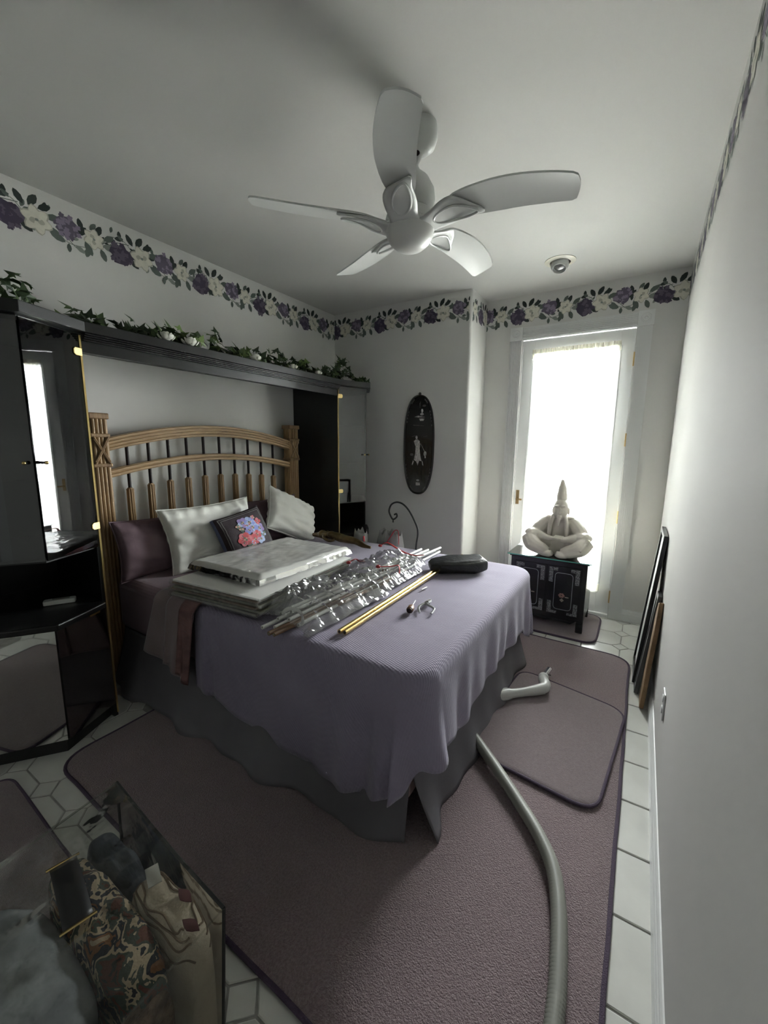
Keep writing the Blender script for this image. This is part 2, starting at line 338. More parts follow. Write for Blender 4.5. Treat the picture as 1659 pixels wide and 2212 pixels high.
# panelled double door on the wall behind the viewer (seen in the mirrors)
d2 = thing('door_2', (1.5, YF, 0), 'white six panel double door behind the viewer', kind='structure')
for k in range(2):
    x0 = 0.72 + k * 0.8
    lf = MB().box(x0, x0 + 0.79, YF, YF + 0.035, 0.01, 2.1).build('door_leaf', 'trim_white', d2, bevel=0.003)
    for zz0, zz1 in ((0.15, 0.75), (0.87, 1.5), (1.62, 1.95)):
        for xx in (x0 + 0.09, x0 + 0.43):
            b = MB()
            for a0, a1, c0, c1 in ((xx, xx + .27, zz0, zz0 + .02), (xx, xx + .27, zz1 - .02, zz1), (xx, xx + .02, zz0, zz1), (xx + .25, xx + .27, zz0, zz1)): b.box(a0, a1, YF + .03, YF + .045, c0, c1)
            b.box(xx + .05, xx + .22, YF + .03, YF + .042, zz0 + .05, zz1 - .05); b.build('panel', 'trim_white', lf, bevel=0.004)
# ------------------------------------------------------------------ wallpaper border
mat('print_plum', (0.055, 0.04, 0.075), 0.6); mat('print_purple', (0.115, 0.095, 0.14), 0.6); mat('print_lilac', (0.24, 0.20, 0.28), 0.6)
mat('print_cream', (0.66, 0.64, 0.55), 0.6, var=0.06, vscale=40); mat('print_cream_shade', (0.42, 0.41, 0.34), 0.6); mat('print_leaf_dark', (0.022, 0.032, 0.028), 0.6)
mat('print_leaf', (0.10, 0.125, 0.11), 0.6); mat('print_leaf_pale', (0.22, 0.25, 0.22), 0.6)
BM = ['print_plum', 'print_purple', 'print_lilac', 'print_cream', 'print_cream_shade', 'print_leaf_dark', 'print_leaf', 'print_leaf_pale']
def border(name, parent, o, ux, nrm, length, phase, label):
    b = MB(); rnd = random.Random(11); o = Vector(o); ux = Vector(ux); nrm = Vector(nrm); P = 0.5335
    lay = [0]
    def pt(u, w, l): return o + ux * u + Vector((0, 0, w)) + nrm * (0.0006 + 0.00022 * l)
    def shape(pts, mi, l):
        us = [p[0] for p in pts]
        if max(us) > length or min(us) < 0:
            pts = clip(clip(pts, 0, length, True), 0, 0.0, False)
            if len(pts) < 3: return
        b.poly([pt(u, w, l) for u, w in pts], mi)
    def petal(u, w, a, L, wd, mi, l):
        c, s = math.cos(a), math.sin(a); q = [(0, 0), (.25, .38), (.55, .5), (.85, .3), (1, 0), (.85, -.3), (.55, -.5), (.25, -.38)]
        shape([(u + c * x * L - s * y * wd, w + s * x * L + c * y * wd) for x, y in q], mi, l)
    def blob(u, w, r, mi, l, n=14, ir=0.2): shape([(u + r * (1 + rnd.uniform(-ir, ir)) * math.cos(6.283 * k / n), w + r * .92 * (1 + rnd.uniform(-ir, ir)) * math.sin(6.283 * k / n)) for k in range(n)], mi, l)
    def vine(pts, wd, mi, l):
        q = spline([(p[0], p[1], 0) for p in pts], 5)
        for a, c in zip(q, q[1:]):
            t = (c - a).normalized(); nn = Vector((-t.y, t.x, 0)) * wd
            shape([(v.x, v.y) for v in (a - nn, c - nn, c + nn, a + nn)], mi, l)
    def hyd(u, w, r, pal, l):
        blob(u, w, r * .9, pal[0], l)
        for k in range(26):
            rr = r * math.sqrt(rnd.random()) * .92; a = rnd.uniform(0, 6.28); cu, cw = u + rr * math.cos(a), w + rr * math.sin(a); mi = rnd.choice(pal[1:]); t0 = rnd.uniform(0, 1.5)
            for q in range(4): petal(cu, cw, t0 + q * 1.571, r * .23, r * .2, mi, l + 1 + k * .02)
    def mag(u, w, r, l):
        t0 = rnd.uniform(0, 6)
        for q in range(6): petal(u, w, t0 + q * 1.047, r, r * .75, 4, l)
        for q in range(6): petal(u, w, t0 + q * 1.047 + .06, r * .93, r * .62, 3, l + 1 + q * .02)
        for q in range(5): petal(u, w, t0 + .5 + q * 1.257, r * .5, r * .4, 4 if q % 2 else 3, l + 2 + q * .02)
        blob(u, w, r * .12, 7, l + 3, 8)
    def leaf(u, w, a, L, mi, l): petal(u, w, a, L * 1.35, L * .68, mi, l)
    n0 = -1; n1 = int(length / P) + 2
    for k in range(n0, n1):
        u = phase + k * P
        vine([(u - .10, .0), (u - .06, .055), (u + .02, .06), (u + .07, .01)], .0022, 7, 0); vine([(u - .12, -.01), (u - .05, .03), (u + .05, .05)], .002, 6, 0)
        vine([(u + .20, -.03), (u + .27, -.06), (u + .36, -.045), (u + .42, .0)], .0022, 7, 0); vine([(u + .24, -.02), (u + .30, -.075), (u + .34, -.07)], .0018, 6, 0)
        for du, w, a, L, mi in ((.045, -.03, -.6, .05, 5), (.07, .05, 2.1, .05, 5), (.09, .055, 1.0, .055, 5), (.13, .055, .5, .05, 5), (.16, .03, .2, .055, 6), (.17, -.03, -.4, .06, 6), (.19, -.01, -1.0, .05, 6), (.155, .055, 1.3, .035, 5),
                                (.06, -.02, .2, .05, 6), (.31, .0, .9, .05, 5), (.33, .03, 1.8, .045, 5), (.34, -.02, -1.1, .055, 6), (.36, -.045, -1.9, .045, 6), (.42, -.03, -1.2, .05, 6), (.44, .02, .6, .05, 6), (.43, -.01, .0, .06, 7), (.47, .0, -.7, .05, 6),
                                (.29, -.06, -.5, .04, 7), (.26, -.06, -1.6, .035, 6), (.50, .055, .3, .04, 5), (.53, .06, 1.6, .035, 5), (.55, .055, 2.4, .03, 6), (.37, .05, .9, .04, 6), (.40, .03, 1.1, .05, 5)):
            leaf(u + du, w, a, L, mi, 1 + (du * 10 % 1))
        for q in range(22): leaf(u + rnd.uniform(0, P), rnd.gauss(0, .030), rnd.uniform(0, 6.28), rnd.uniform(.018, .032), rnd.choice((5, 6, 6, 7)), .6 + q * .01)
        hyd(u, -.022, .070, (0, 0, 1, 1, 0), 3); mag(u + .122, -.002, .072, 5); hyd(u + .263, .020, .064, (1, 2, 2, 1, 1), 3); mag(u + .388, .006, .058, 5)
    return b.build(name, BM, parent, recalc=False)
ZB = 2.588
border('wallpaper_border', wl, (0, YF, ZB), (0, 1, 0), (1, 0, 0), YC - YF, 0.905 - YF - 3 * .5335, '')
border('wallpaper_border', wb, (0, YC, ZB), (1, 0, 0), (0, -1, 0), XC - 0.02, 0.013, '')
border('wallpaper_border', wb, (XC, YC + 0.02, ZB), (0, 1, 0), (1, 0, 0), YB - YC - 0.02, 0.2, '')
border('wallpaper_border', wb, (XC, YB, ZB), (1, 0, 0), (0, -1, 0), XR - XC, 0.28 - 0.002, '')
border('wallpaper_border', wr, (XR, YB, ZB), (0, -1, 0), (-1, 0, 0), YB - YF, 0.38, '')
# ------------------------------------------------------------------ wall unit: two display cabinets and a bridge shelf
PLAN = [(0.004, 0.0), (0.525, 0.0), (0.642, 0.262), (0.455, 0.53), (0.004, 0.53)]
def cabinet(y_in, sgn, label):
    c = thing('display_cabinet', (0.25, y_in + sgn * 0.26, 0), label, 'cabinet')
    def pl(pts): return [(x, y_in + sgn * s) for x, s in pts]
    P1, P2, P3 = (Vector((x, y_in + sgn * s, 0)) for x, s in PLAN[1:4])
    def inset(d): return pl([(0.004, 0.02), (0.525 - d, 0.02), (0.642 - d * 1.1, 0.262), (0.455 - d, 0.51), (0.004, 0.51)])
    MB().prism(inset(0.03), 0, 0.055).build('plinth', 'black_laminate', c)
    MB().prism(inset(0.022), 0.055, 0.62).build('base_carcass', 'black_laminate', c)
    MB().prism(pl([(0.004, 0.02), (0.555, 0.018), (0.612, 0.13), (0.672, 0.262), (0.58, 0.40), (0.475, 0.53), (0.004, 0.53)]), 0.62, 0.65).build('counter', 'black_laminate', c, bevel=0.006)
    MB().box(0.004, 0.525, min(y_in, y_in + sgn * .02), max(y_in, y_in + sgn * .02), 0.0, 1.945).build('side_panel', 'black_laminate', c)
    MB().box(0.004, 0.45, *sorted((y_in + sgn * .512, y_in + sgn * .53)), 0.0, 1.945).build('side_panel', 'black_laminate', c)
    MB().box(0.004, 0.016, *sorted((y_in + sgn * .02, y_in + sgn * .512)), 0.65, 1.945).build('back_panel', 'black_laminate', c)
    MB().prism(inset(0.012), 0.925, 0.945).build('upper_bottom', 'black_laminate', c)
    MB().prism(inset(0.012), 1.925, 1.945).build('upper_top', 'black_laminate', c)
    for z in (1.28, 1.61): MB().prism(inset(0.045), z, z + 0.008).build('glass_shelf', 'clear_glass', c)
    MB().box(0.523, 0.531, *sorted((y_in - sgn * .001, y_in + sgn * .007)), 0.02, 1.935).build('edge_trim', 'brass', c)
    for q, (a, e) in enumerate(((P1, P2), (P2, P3))):
        t = (e - a).normalized(); L = (e - a).length; n = Vector((t.y, -t.x, 0)) * sgn
        if n.x < 0: n = -n
        T = frame_T(a - n * 0.0, t, n, Z)
        lo = MB().box(0.006, L - 0.004, -0.016, 0, 0.075, 0.612, T=T).build('mirror_door', ('mirror_smoked', 'mirror_clear')[q], c)
        if q == 0: MB().box(0.05, 0.11, -0.004, 0.003, 0.603, 0.614, T=T).build('mirror_clip', 'brass', lo)
        up = MB().box(0.006, L - 0.004, -0.006, 0, 0.935, 1.94, T=T).build('glass_door', 'smoked_glass', c)
        if q == 0:
            for z in (1.04, 1.86):
                hb = MB(); Tz = frame_T(a + Z * z, t, Z, n); hb.prism([(0, -.018), (.035, -.018), (.045, -.01), (.045, .01), (.035, .018), (0, .018)], 0.0005, 0.006, T=Tz); hb.build('hinge', 'brass', up, bevel=0.002)
        kx = (L - 0.03) if q == 0 else 0.03
        p0 = a + t * kx + Z * 1.36
        kb = MB().tube([p0, p0 + n * 0.012, p0 + n * 0.02], [0.006, 0.005, 0.008], 10).build('knob', 'black_laminate', up)
        MB().ell(p0 + n * 0.023, (0.008, 0.008, 0.008), 10).build('knob_tip', 'brass', kb)
    return c
cabinet(0.95, -1, 'black cabinet with mirrored base doors at the left edge of the frame')
cabinet(2.862, 1, 'black cabinet with a glass door beyond the bed')
br = thing('bridge_shelf', (0.3, 1.9, 1.865), 'long black bridge shelf joining the two cabinets over the bed', 'shelf')
TOP = [(0.004, 0.41), (0.485, 0.41), (0.682, 0.683), (0.572, 0.955), (0.572, 2.857), (0.682, 3.129), (0.485, 3.405), (0.004, 3.405)]
MB().prism(TOP, 1.946, 1.992).build('top_board', 'black_laminate', br, bevel=0.003)
MB().box(0.505, 0.525, 0.955, 2.857, 1.862, 1.946).build('fascia', 'black_laminate', br)
b = MB()
for k in range(4): b.box(0.525, 0.545 + k * .006, 0.957, 2.855, 1.912 + k * .0085, 1.9175 + k * .0085)
b.build('moulding', 'black_laminate', br)
# ------------------------------------------------------------------ ivy and fabric roses on the bridge shelf
mat('ivy_dark', (0.022, 0.045, 0.014), 0.5, var=0.3, vscale=30); mat('ivy_mid', (0.045, 0.085, 0.022), 0.5, var=0.3, vscale=30); mat('ivy_light', (0.11, 0.17, 0.045), 0.5, var=0.3, vscale=30)
mat('ivy_stem', (0.06, 0.06, 0.03), 0.7); mat('rose_fabric', (0.62, 0.62, 0.55), 0.8, var=0.06, vscale=20)
def leaf_mesh(nm, mt):
    b = MB(); pts = []
    for a, r in ((-90, .10), (-60, .62), (-35, .38), (5, .85), (30, .42), (90, 1.15), (150, .42), (175, .85), (215, .38), (240, .62)): pts.append((r * math.cos(math.radians(a)), r * math.sin(math.radians(a))))
    b.add([(0, 0, 0.0)] + [(x, y + 0.1, -0.28 * abs(x) * abs(x) - 0.12 * y * y) for x, y in pts], [(0, i + 1, (i + 1) % 10 + 1) for i in range(10)], 0, False)
    return b.mesh(nm, mt, recalc=False)
LM = [leaf_mesh('ivy_leaf', m_) for m_ in ('ivy_dark', 'ivy_mid', 'ivy_light')]
def garland(name, path, n, hgt, spread, label, seed, light=0.2, size=(0.034, 0.054), group=None):
    rnd = random.Random(seed); pts = spline(path, 10); c = pts[len(pts) // 2]
    g = thing(name, (c.x, c.y, 1.9925), label, 'garland', group)
    MB().tube(pts, 0.004, 5).build('stem', 'ivy_stem', g)
    for k in range(n):
        p = pts[int(rnd.random() * (len(pts) - 1))]; h = rnd.random() ** 1.3 * hgt(p.y)
        q = Vector((p.x + rnd.uniform(-spread, spread), p.y + rnd.uniform(-.03, .03), max(2.018, 2.012 + h)))
        r = rnd.random(); me = LM[2] if r < light else (LM[1] if r < .5 else LM[0]); s = rnd.uniform(*size)
        inst('leaf', me, g, q, (rnd.uniform(0.2, 1.5), rnd.uniform(-.6, .6), rnd.uniform(0.4, 2.8)), (s, s, s))
    return g
sh = lambda y: 0.045 + 0.05 * (0.5 + 0.5 * math.sin(y * 9)) + 0.03 * math.sin(y * 23)
garland('ivy_garland', [(0.42, 0.98, 2.005), (0.44, 1.3, 2.004), (0.47, 1.6, 2.005), (0.45, 2.0, 2.004), (0.47, 2.4, 2.004), (0.44, 2.78, 2.004)], 285, sh, 0.06, 'artificial ivy garland trailing along the middle of the black bridge shelf', 3)
garland('ivy_clump', [(0.40, 0.47, 2.005), (0.47, 0.62, 2.004), (0.50, 0.80, 2.004)], 75, lambda y: 0.10 + 0.05 * math.sin(y * 20), 0.06, 'dark ivy clump on the shelf above the mirrored cabinet', 5, 0.02)
garland('ivy_clump', [(0.40, 2.9, 2.005), (0.44, 3.06, 2.004), (0.50, 3.30, 2.004)], 95, lambda y: 0.16 * math.exp(-((y - 3.05) / .1) ** 2) + 0.04, 0.05, 'bushy dark ivy clump at the far end of the black shelf', 6, 0.08)
rl = ['cream fabric rose largest and leftmost among the ivy', 'wide cream fabric rose just right of the leftmost one on the shelf', 'cream fabric rose under the pale green ivy leaves', 'small cream fabric rose right of the pale ivy leaves', 'small cream fabric rose nearest the far end of the shelf']
for (y, r), lb in zip(((1.36, .042), (1.50, .044), (1.97, .038), (2.32, .033), (2.60, .03)), rl):
    b = MB(); cxr = 0.54; rr_ = random.Random(int(y * 100)); R0 = r * .95
    b.ell((cxr, y, 1.9935 + R0 * .55), (R0 * .55, R0 * .6, R0 * .55), 10)
    for ring_, (n_, rad, up_, sz) in enumerate(((3, .22, .95, .5), (5, .5, .8, .62), (6, .8, .5, .7))):
        for k in range(n_):
            a = 6.283 * k / n_ + ring_ * .6 + rr_.uniform(-.2, .2); c_ = Vector((cxr + R0 * rad * math.cos(a), y + R0 * rad * math.sin(a) * 1.15, 1.9935 + R0 * up_))
            b.ell(c_, (R0 * .12, R0 * sz * .62, R0 * sz * .55), 8, R=Matrix.Rotation(a, 3, 'Z') @ Matrix.Rotation(.25 + .5 * rad, 3, 'Y'))
    for v in range(len(b.v)):
        p = b.v[v]; b.v[v] = (p[0], p[1], max(p[2], 1.9925))
    b.build('fabric_rose', 'rose_fabric', label=lb, cat='flower', group='fabric roses on the black shelf')
# ------------------------------------------------------------------ ceiling fan
FX, FY, FZ = 1.868, 1.66, 2.356
CXF, CYF = 1.897, 1.69
fan = thing('ceiling_fan', (FX, FY, ZC), 'white five blade ceiling fan with a round frosted globe', 'ceiling fan')
MB().lathe([(0.062, ZC), (0.066, ZC - 0.02), (0.066, ZC - 0.055), (0.055, ZC - 0.085), (0.032, ZC - 0.105), (0.02, ZC - 0.108)], 28, (CXF, CYF, 0)).build('canopy', 'fan_white', fan)
MB().tube([(CXF, CYF, ZC - 0.10), (FX, FY, 2.55)], 0.0125, 14).build('downrod', 'fan_white', fan)
MB().ell((CXF - .008, CYF - .02, ZC - .11), (.012, .012, .012), 10).build('ball_joint', 'spindle_dark', fan)
MB().lathe([(0.014, 2.585), (0.03, 2.58), (0.04, 2.56), (0.075, 2.53), (0.098, 2.49), (0.102, 2.455), (0.095, 2.43), (0.07, 2.41), (0.065, 2.40)], 32, (FX, FY, 0)).build('motor_housing', 'fan_white', fan)
MB().lathe([(0.066, 2.415), (0.085, 2.41), (0.098, 2.395), (0.104, 2.375), (0.102, 2.36), (0.09, 2.357)], 32, (FX, FY, 0)).build('hub', 'fan_white', fan)
MB().lathe([(0.100, 2.362), (0.103, 2.345), (0.098, 2.318), (0.083, 2.292), (0.058, 2.272), (0.03, 2.262), (0.004, 2.259)], 36, (FX, FY, 0)).build('globe', 'frosted_globe', fan)
CW = [(.105, -.010), (.14, -.045), (.19, -.078), (.26, -.098), (.36, -.108), (.46, -.102), (.56, -.082), (.635, -.058)]
CC = [(.105, .005), (.15, .012), (.21, .022), (.27, .03), (.36, .034), (.46, .038), (.56, .048), (.635, .058)]
def blade(ang):
    a = math.radians(ang); er = Vector((math.cos(a), math.sin(a), 0)); et = Vector((-math.sin(a), math.cos(a), 0)); tp = math.tan(math.radians(14)); o = Vector((FX, FY, FZ))
    def P(r, s, dz=0):
        k = min(1, max(0, (r - .08) / .12)); return o + er * r * .98 + et * s * 1.0 + Z * (-tp * s * k + dz + 0.02 * k)
    cw = spline([(r, s, 0) for r, s in CW], 4); cc = spline([(r, s, 0) for r, s in CC], 4)
    tip = [(.652, -.045), (.660, -.02), (.663, .02), (.655, .05)]
    b = MB(); N = len(cw); rows = []
    for i in range(N): rows.append([(cw[i].x + (cc[i].x - cw[i].x) * j / 6, cw[i].y + (cc[i].y - cw[i].y) * j / 6) for j in range(7)])
    rows.append([(.650 + .012 * math.sin(math.pi * (j + .3) / 6.6), -.046 + .098 * j / 6) for j in range(7)])
    vs = []; n2 = 7 * len(rows)
    for dz in (-.0035, .0035):
        for rw in rows: vs += [P(r, s, dz + 0.004 * (1 - ((j - 3) / 3.) ** 2)) for j, (r, s) in enumerate(rw)]
    R_ = len(rows); fs = []
    for i in range(R_ - 1):
        for j in range(6):
            q = (i * 7 + j, i * 7 + j + 1, (i + 1) * 7 + j + 1, (i + 1) * 7 + j); fs.append(q); fs.append(tuple(n2 + t for t in reversed(q)))
    rim = [i * 7 for i in range(R_)] + [(R_ - 1) * 7 + j for j in range(1, 7)] + [i * 7 + 6 for i in range(R_ - 2, -1, -1)] + [j for j in range(5, 0, -1)]
    for a_, c_ in zip(rim, rim[1:] + rim[:1]): fs.append((a_, c_, n2 + c_, n2 + a_))
    b.add(vs, fs, 0, True); bl = b.build('blade', 'fan_white', fan, sharp=50)
    # bracket: flowing arm under the inner blade, with a teardrop rim
    def arm(u, v):
        r = .07 + .245 * u; w = .052 * (1 - u) ** 1.3 + .012 + .03 * math.sin(math.pi * u) ** 2; cs = -.012 + .022 * u - .03 * math.sin(math.pi * u)
        s = cs + (v - .5) * 2 * w * (1 if u < .97 else .4); return P(r, s, -.010 - .010 * (1 - (2 * v - 1) ** 2) * (1 - u) - .004 + .006 * u)
    MB().grid(arm, 16, 8).build('blade_arm', 'fan_white', bl, solid=0.006)
    ring = []
    for k in range(28):
        q = 2 * math.pi * k / 28; r = .205 + .088 * math.cos(q); s = -.022 + .034 * math.sin(q) * (1 - .35 * math.cos(q)) + .012 * math.cos(q); ring.append(P(r, s, -.021))
    MB().tube(ring, .0048, 8, closed=True).build('arm_rim', 'fan_white', bl)
for k in range(5): blade(8.5 + 72 * k)
# recessed eyeball downlight
ey = thing('recessed_light', (2.165, 3.31, ZC), 'round recessed eyeball downlight near the door', 'ceiling light')
mat('eyeball_trim', (0.72, 0.69, 0.58), 0.4); mat('lamp_face', (0.25, 0.25, 0.25), 0.15, metal=0.7)
MB().lathe([(0.103, ZC - .0005), (0.103, ZC - .004), (0.07, ZC - .012), (0.066, ZC - .004), (0.066, ZC - .0005)], 36, (2.165, 3.31, 0)).build('trim_ring', 'eyeball_trim', ey)
Te = Matrix.Translation((2.165, 3.31, ZC - .016)) @ Matrix.Rotation(math.radians(-24), 4, 'X')
MB().lathe([(0.06, 0.0), (0.060, -.018), (0.053, -.036), (0.046, -.045), (0.043, -.045), (0.041, -.030), (.001, -.026)], 32, T=Te).build('eyeball', 'fan_white', ey)
MB().lathe([(0.039, -.0275), (0.03, -.034), (0.012, -.038), (.001, -.038)], 24, T=Te).build('lamp', 'lamp_face', ey)
# ------------------------------------------------------------------ headboard
hb = thing('headboard', (0.11, 1.96, 0), 'oak headboard with an arched rail and ten dark spindles', 'headboard')
def post(y0, y1):
    x0, x1 = 0.065, 0.155; p = MB(); p.box(x0 + .008, x1 - .008, y0 + .008, y1 - .008, 0, 1.60)
    n = 4
    for k in range(n):
        w = (y1 - y0 - .012) / n; yc = y0 + .006 + w * (k + .5); p.tube([(x1 - .009, yc, 0), (x1 - .009, yc, 1.585)], w * .47, 8)
        w2 = (x1 - x0 - .012) / n; xc = x0 + .006 + w2 * (k + .5)
        for yy in (y0 + .009, y1 - .009): p.tube([(xc, yy, 0), (xc, yy, 1.585)], w2 * .47, 8)
    po = p.build('post', 'oak', hb)
    MB().box(x0 - .006, x1 + .006, y0 - .006, y1 + .006, 1.578, 1.612).build('post_cap', 'oak_dark', po, bevel=0.006)
    for z in (1.475, 1.305): MB().box(x0 - .004, x1 + .005, y0 - .005, y1 + .005, z, z + .022).build('band', 'oak_dark', po, bevel=0.006)
    c = MB()
    for s in (-1, 1):
        yc = (y0 + y1) / 2; h = (y1 - y0) / 2 - .008
        for d in (-.006, .006): c.tube([(x1 + .004, yc - s * h, 1.33 + d), (x1 + .006, yc, 1.401 + d), (x1 + .004, yc + s * h, 1.472 + d)], .0055, 6)
        for d in (-.006, .006): c.tube([(x0 + .01, y0 + .001 if s < 0 else y1 - .001, 1.33 + d), (x1 - .01, y0 + .001 if s < 0 else y1 - .001, 1.472 + d)], .005, 6)
    c.build('cross_binding', 'oak_dark', po)
post(1.112, 1.205); post(2.655, 2.765)
def archz(y, ends, mid): t = (y - 1.94) / 0.735; return mid + (ends - mid) * abs(t) ** 1.9
def rail(nm, e_t, m_t, e_b, m_b, x0, x1, ridges):
    b = MB(); N = 48; prof = []
    def sec(y):
        zt, zb = archz(y, e_t, m_t), archz(y, e_b, m_b); q = [(x0, zb), (x0, zt), (x1 - .004, zt)]
        for k in range(ridges):
            a = zt + (zb - zt) * (k + .0) / ridges; c = zt + (zb - zt) * (k + 1.) / ridges; d = c - a
            q += [(x1 - .004, a + .06 * d), (x1 + .004, a + .25 * d), (x1 + .004, a + .75 * d), (x1 - .004, a + .94 * d)]
        q += [(x1 - .004, zb)]; return q
    S = []
    for i in range(N + 1): y = 1.195 + (2.665 - 1.195) * i / N; S.append([(x, y, z) for x, z in sec(y)])
    n = len(S[0]); vs = [p for s in S for p in s]
    fs = [(i * n + k, i * n + (k + 1) % n, (i + 1) * n + (k + 1) % n, (i + 1) * n + k) for i in range(N) for k in range(n)] + [tuple(range(n)), tuple(N * n + k for k in range(n))]
    b.add(vs, fs, 0, False); return b.build(nm, 'oak_rail', hb)
rail('top_rail', 1.474, 1.574, 1.398, 1.496, 0.088, 0.142, 4)
rail('middle_rail', 1.288, 1.374, 1.240, 1.328, 0.088, 0.140, 2)
MB().box(0.09, 0.138, 1.2, 2.66, 0.52, 0.60).build('bottom_rail', 'oak_rail', hb)
for k in range(10):
    y = 1.3135 + .1305 * k; zt = archz(y, 1.155, 1.222)
    sp = MB().tube([(0.113, y, zt - .01), (0.113, y, archz(y, 1.40, 1.50))], .0095, 10).build('spindle', 'spindle_dark', hb)
    s = MB(); s.tube([(0.113, y, 0.58), (0.113, y, zt - .008), (0.113, y, zt)], [.017, .017, .014], 10)
    for q in range(8): a = q * math.pi / 4; s.tube([(0.113 + .017 * math.cos(a), y + .017 * math.sin(a), 0.6), (0.113 + .017 * math.cos(a), y + .017 * math.sin(a), zt - .008)], .0058, 6)
    s.build('spindle_sleeve', 'oak', sp)
# ------------------------------------------------------------------ rugs
def round_poly(c, r, n=7):
    out = []; N = len(c); rr = r if isinstance(r, (list, tuple)) else [r] * N
    for i in range(N):
        p = Vector(c[i] + (0,)); a = (Vector(c[i - 1] + (0,)) - p).normalized(); b = (Vector(c[(i + 1) % N] + (0,)) - p).normalized(); d = rr[i]
        s, e = p + a * d, p + b * d
        for k in range(n + 1):
            t = k / n; q = s * (1 - t) ** 2 + p * 2 * t * (1 - t) + e * t * t; out.append((q.x, q.y))
    return out
def rug(name, corners, r, z0, th, mt, label, wob=0.004, sag=None, seed=1):
    ring = round_poly(corners, r, 8)
    P = []
    for i, p in enumerate(ring):   # subdivide the straight runs
        q = ring[(i + 1) % len(ring)]; L = math.hypot(q[0] - p[0], q[1] - p[1]); n = max(1, int(L / 0.06))
        for k in range(n): P.append((p[0] + (q[0] - p[0]) * k / n, p[1] + (q[1] - p[1]) * k / n))
    P = [(x + wob * N3(x * 5, y * 5, seed), y + wob * N3(x * 5, y * 5, seed + 9)) for x, y in P]
    c = (sum(p[0] for p in P) / len(P), sum(p[1] for p in P) / len(P)); N = len(P)
    z_ = lambda x, y: (sag(x, y) if sag else 0)
    t = thing(name, (c[0], c[1], z0), label, 'rug')
    b = MB(); rows = [(1.0, 0.001), (1.0, th * .6), (0.993, th), (0.93, th * 1.08), (0.6, th * 1.08), (0.25, th * 1.08)]; vs = []
    for s, h in rows: vs += [(c[0] + (x - c[0]) * s, c[1] + (y - c[1]) * s, z0 + h + z_(c[0] + (x - c[0]) * s, c[1] + (y - c[1]) * s)) for x, y in P]
    fs = [(r_ * N + i, r_ * N + (i + 1) % N, (r_ + 1) * N + (i + 1) % N, (r_ + 1) * N + i) for r_ in range(len(rows) - 1) for i in range(N)] + [tuple((len(rows) - 1) * N + i for i in range(N))]
    b.add(vs, fs, 0, True).build('pile', mt, t, recalc=True, sharp=60)
    MB().tube([(x, y, z0 + th * .5 + 0.002 + z_(x, y)) for x, y in P], max(0.006, th * .55), 8, closed=True).build('binding', 'rug_binding', t)
    return t
rug('area_rug', [(0.665, 0.62), (2.835, 0.585), (2.842, 3.135), (0.665, 3.16)], [0.14, 0.12, 0.14, 0.14], 0.0, 0.014, 'rug_pile', 'large mauve rug with dark bound edge under the bed')
rug('small_mat', [(2.19, 1.705), (2.765, 1.64), (2.842, 2.43), (2.255, 2.565)], 0.10, 0.016, 0.013, 'mat_pile', 'small mauve mat lying on the large rug beside the vacuum handle', seed=4)
rug('chest_mat', [(1.86, 3.235), (2.62, 3.24), (2.615, 3.835), (1.86, 3.835)], 0.11, 0.0, 0.014, 'mat_pile', 'small grey mauve mat under the black chest', seed=6)
rug('front_mat', [(0.62, -0.52), (1.46, -0.52), (1.46, 0.455), (0.58, 0.485)], 0.08, 0.0, 0.012, 'mat_pile', 'mauve mat partly under the clear vinyl bag', seed=8)
# ------------------------------------------------------------------ bed
weave('spread_weave', (0.235, 0.205, 0.285), (0.275, 0.245, 0.33), 0.85, 34, 0.6, 0.22, 2.5, 0.2)
mat('sheet_mauve', (0.20, 0.135, 0.16), 0.8, var=0.06, vscale=4, bump=0.1, bscale=300, sheen=0.15)
mat('skirt_grey', (0.135, 0.127, 0.14), 0.85, var=0.06, vscale=5, bump=0.1, bscale=300)
mat('ticking', (0.50, 0.38, 0.36), 0.8, var=0.04, vscale=4)
bed = thing('bed', (1.2, 1.93, 0), 'queen bed with a fitted mauve sheet', 'bed')
MB().box(0.17, 2.16, 1.19, 2.70, 0.11, 0.325).build('box_spring', 'ticking', bed, bevel=0.03, seg=4)
MB().box(0.165, 2.19, 1.155, 2.715, 0.325, 0.652).build('mattress', 'sheet_mauve', bed, bevel=0.055, seg=5)
MB().box(0.18, 2.12, 1.24, 2.66, 0.085, 0.112).build('bed_frame', 'spindle_dark', bed)
for x in (0.28, 2.0):
    for y in (1.32, 2.56): MB().tube([(x, y, 0.016), (x, y, 0.09)], [0.022, 0.02], 10).build('leg', 'spindle_dark', bed)
# bed skirt: a near panel and a foot panel, split at the corner
sk = thing('bed_skirt', (1.3, 1.3, 0.016), 'grey bed skirt hanging to the rug in split panels', 'bed skirt')
def sk_near(u, v):
    x = 0.20 + 1.985 * u; w = v ** 1.3
    foot = lerp_tab([(0.2, 1.07), (0.65, 1.045), (0.95, 1.06), (1.25, 1.045), (1.6, 1.065), (1.9, 1.07), (2.19, 1.125)], x)
    y = 1.172 + (foot - 1.172) * w + w * (0.022 * math.sin(x * 11.5) + 0.012 * math.sin(x * 23 + 1) + .008 * N3(x * 6, v, 2))
    return Vector((x, y, 0.335 - (0.335 - 0.018) * v + 0.008 * w * max(0, math.sin(x * 11.5 + .4))))
def sk_foot(u, v):
    y = 1.178 + 1.50 * u; w = v ** 1.3
    x = 2.172 + (0.085 - .015 * u) * w + w * (0.014 * math.sin(y * 12 + .8) + 0.008 * math.sin(y * 27)) + (.02 * w * max(0, 1 - u * 8))
    return Vector((x, y + 0.02 * w * max(0, 1 - u * 8), 0.335 - (0.335 - 0.018) * v))
MB().grid(sk_near, 140, 16).build('near_panel', 'skirt_grey', sk, solid=0.003)
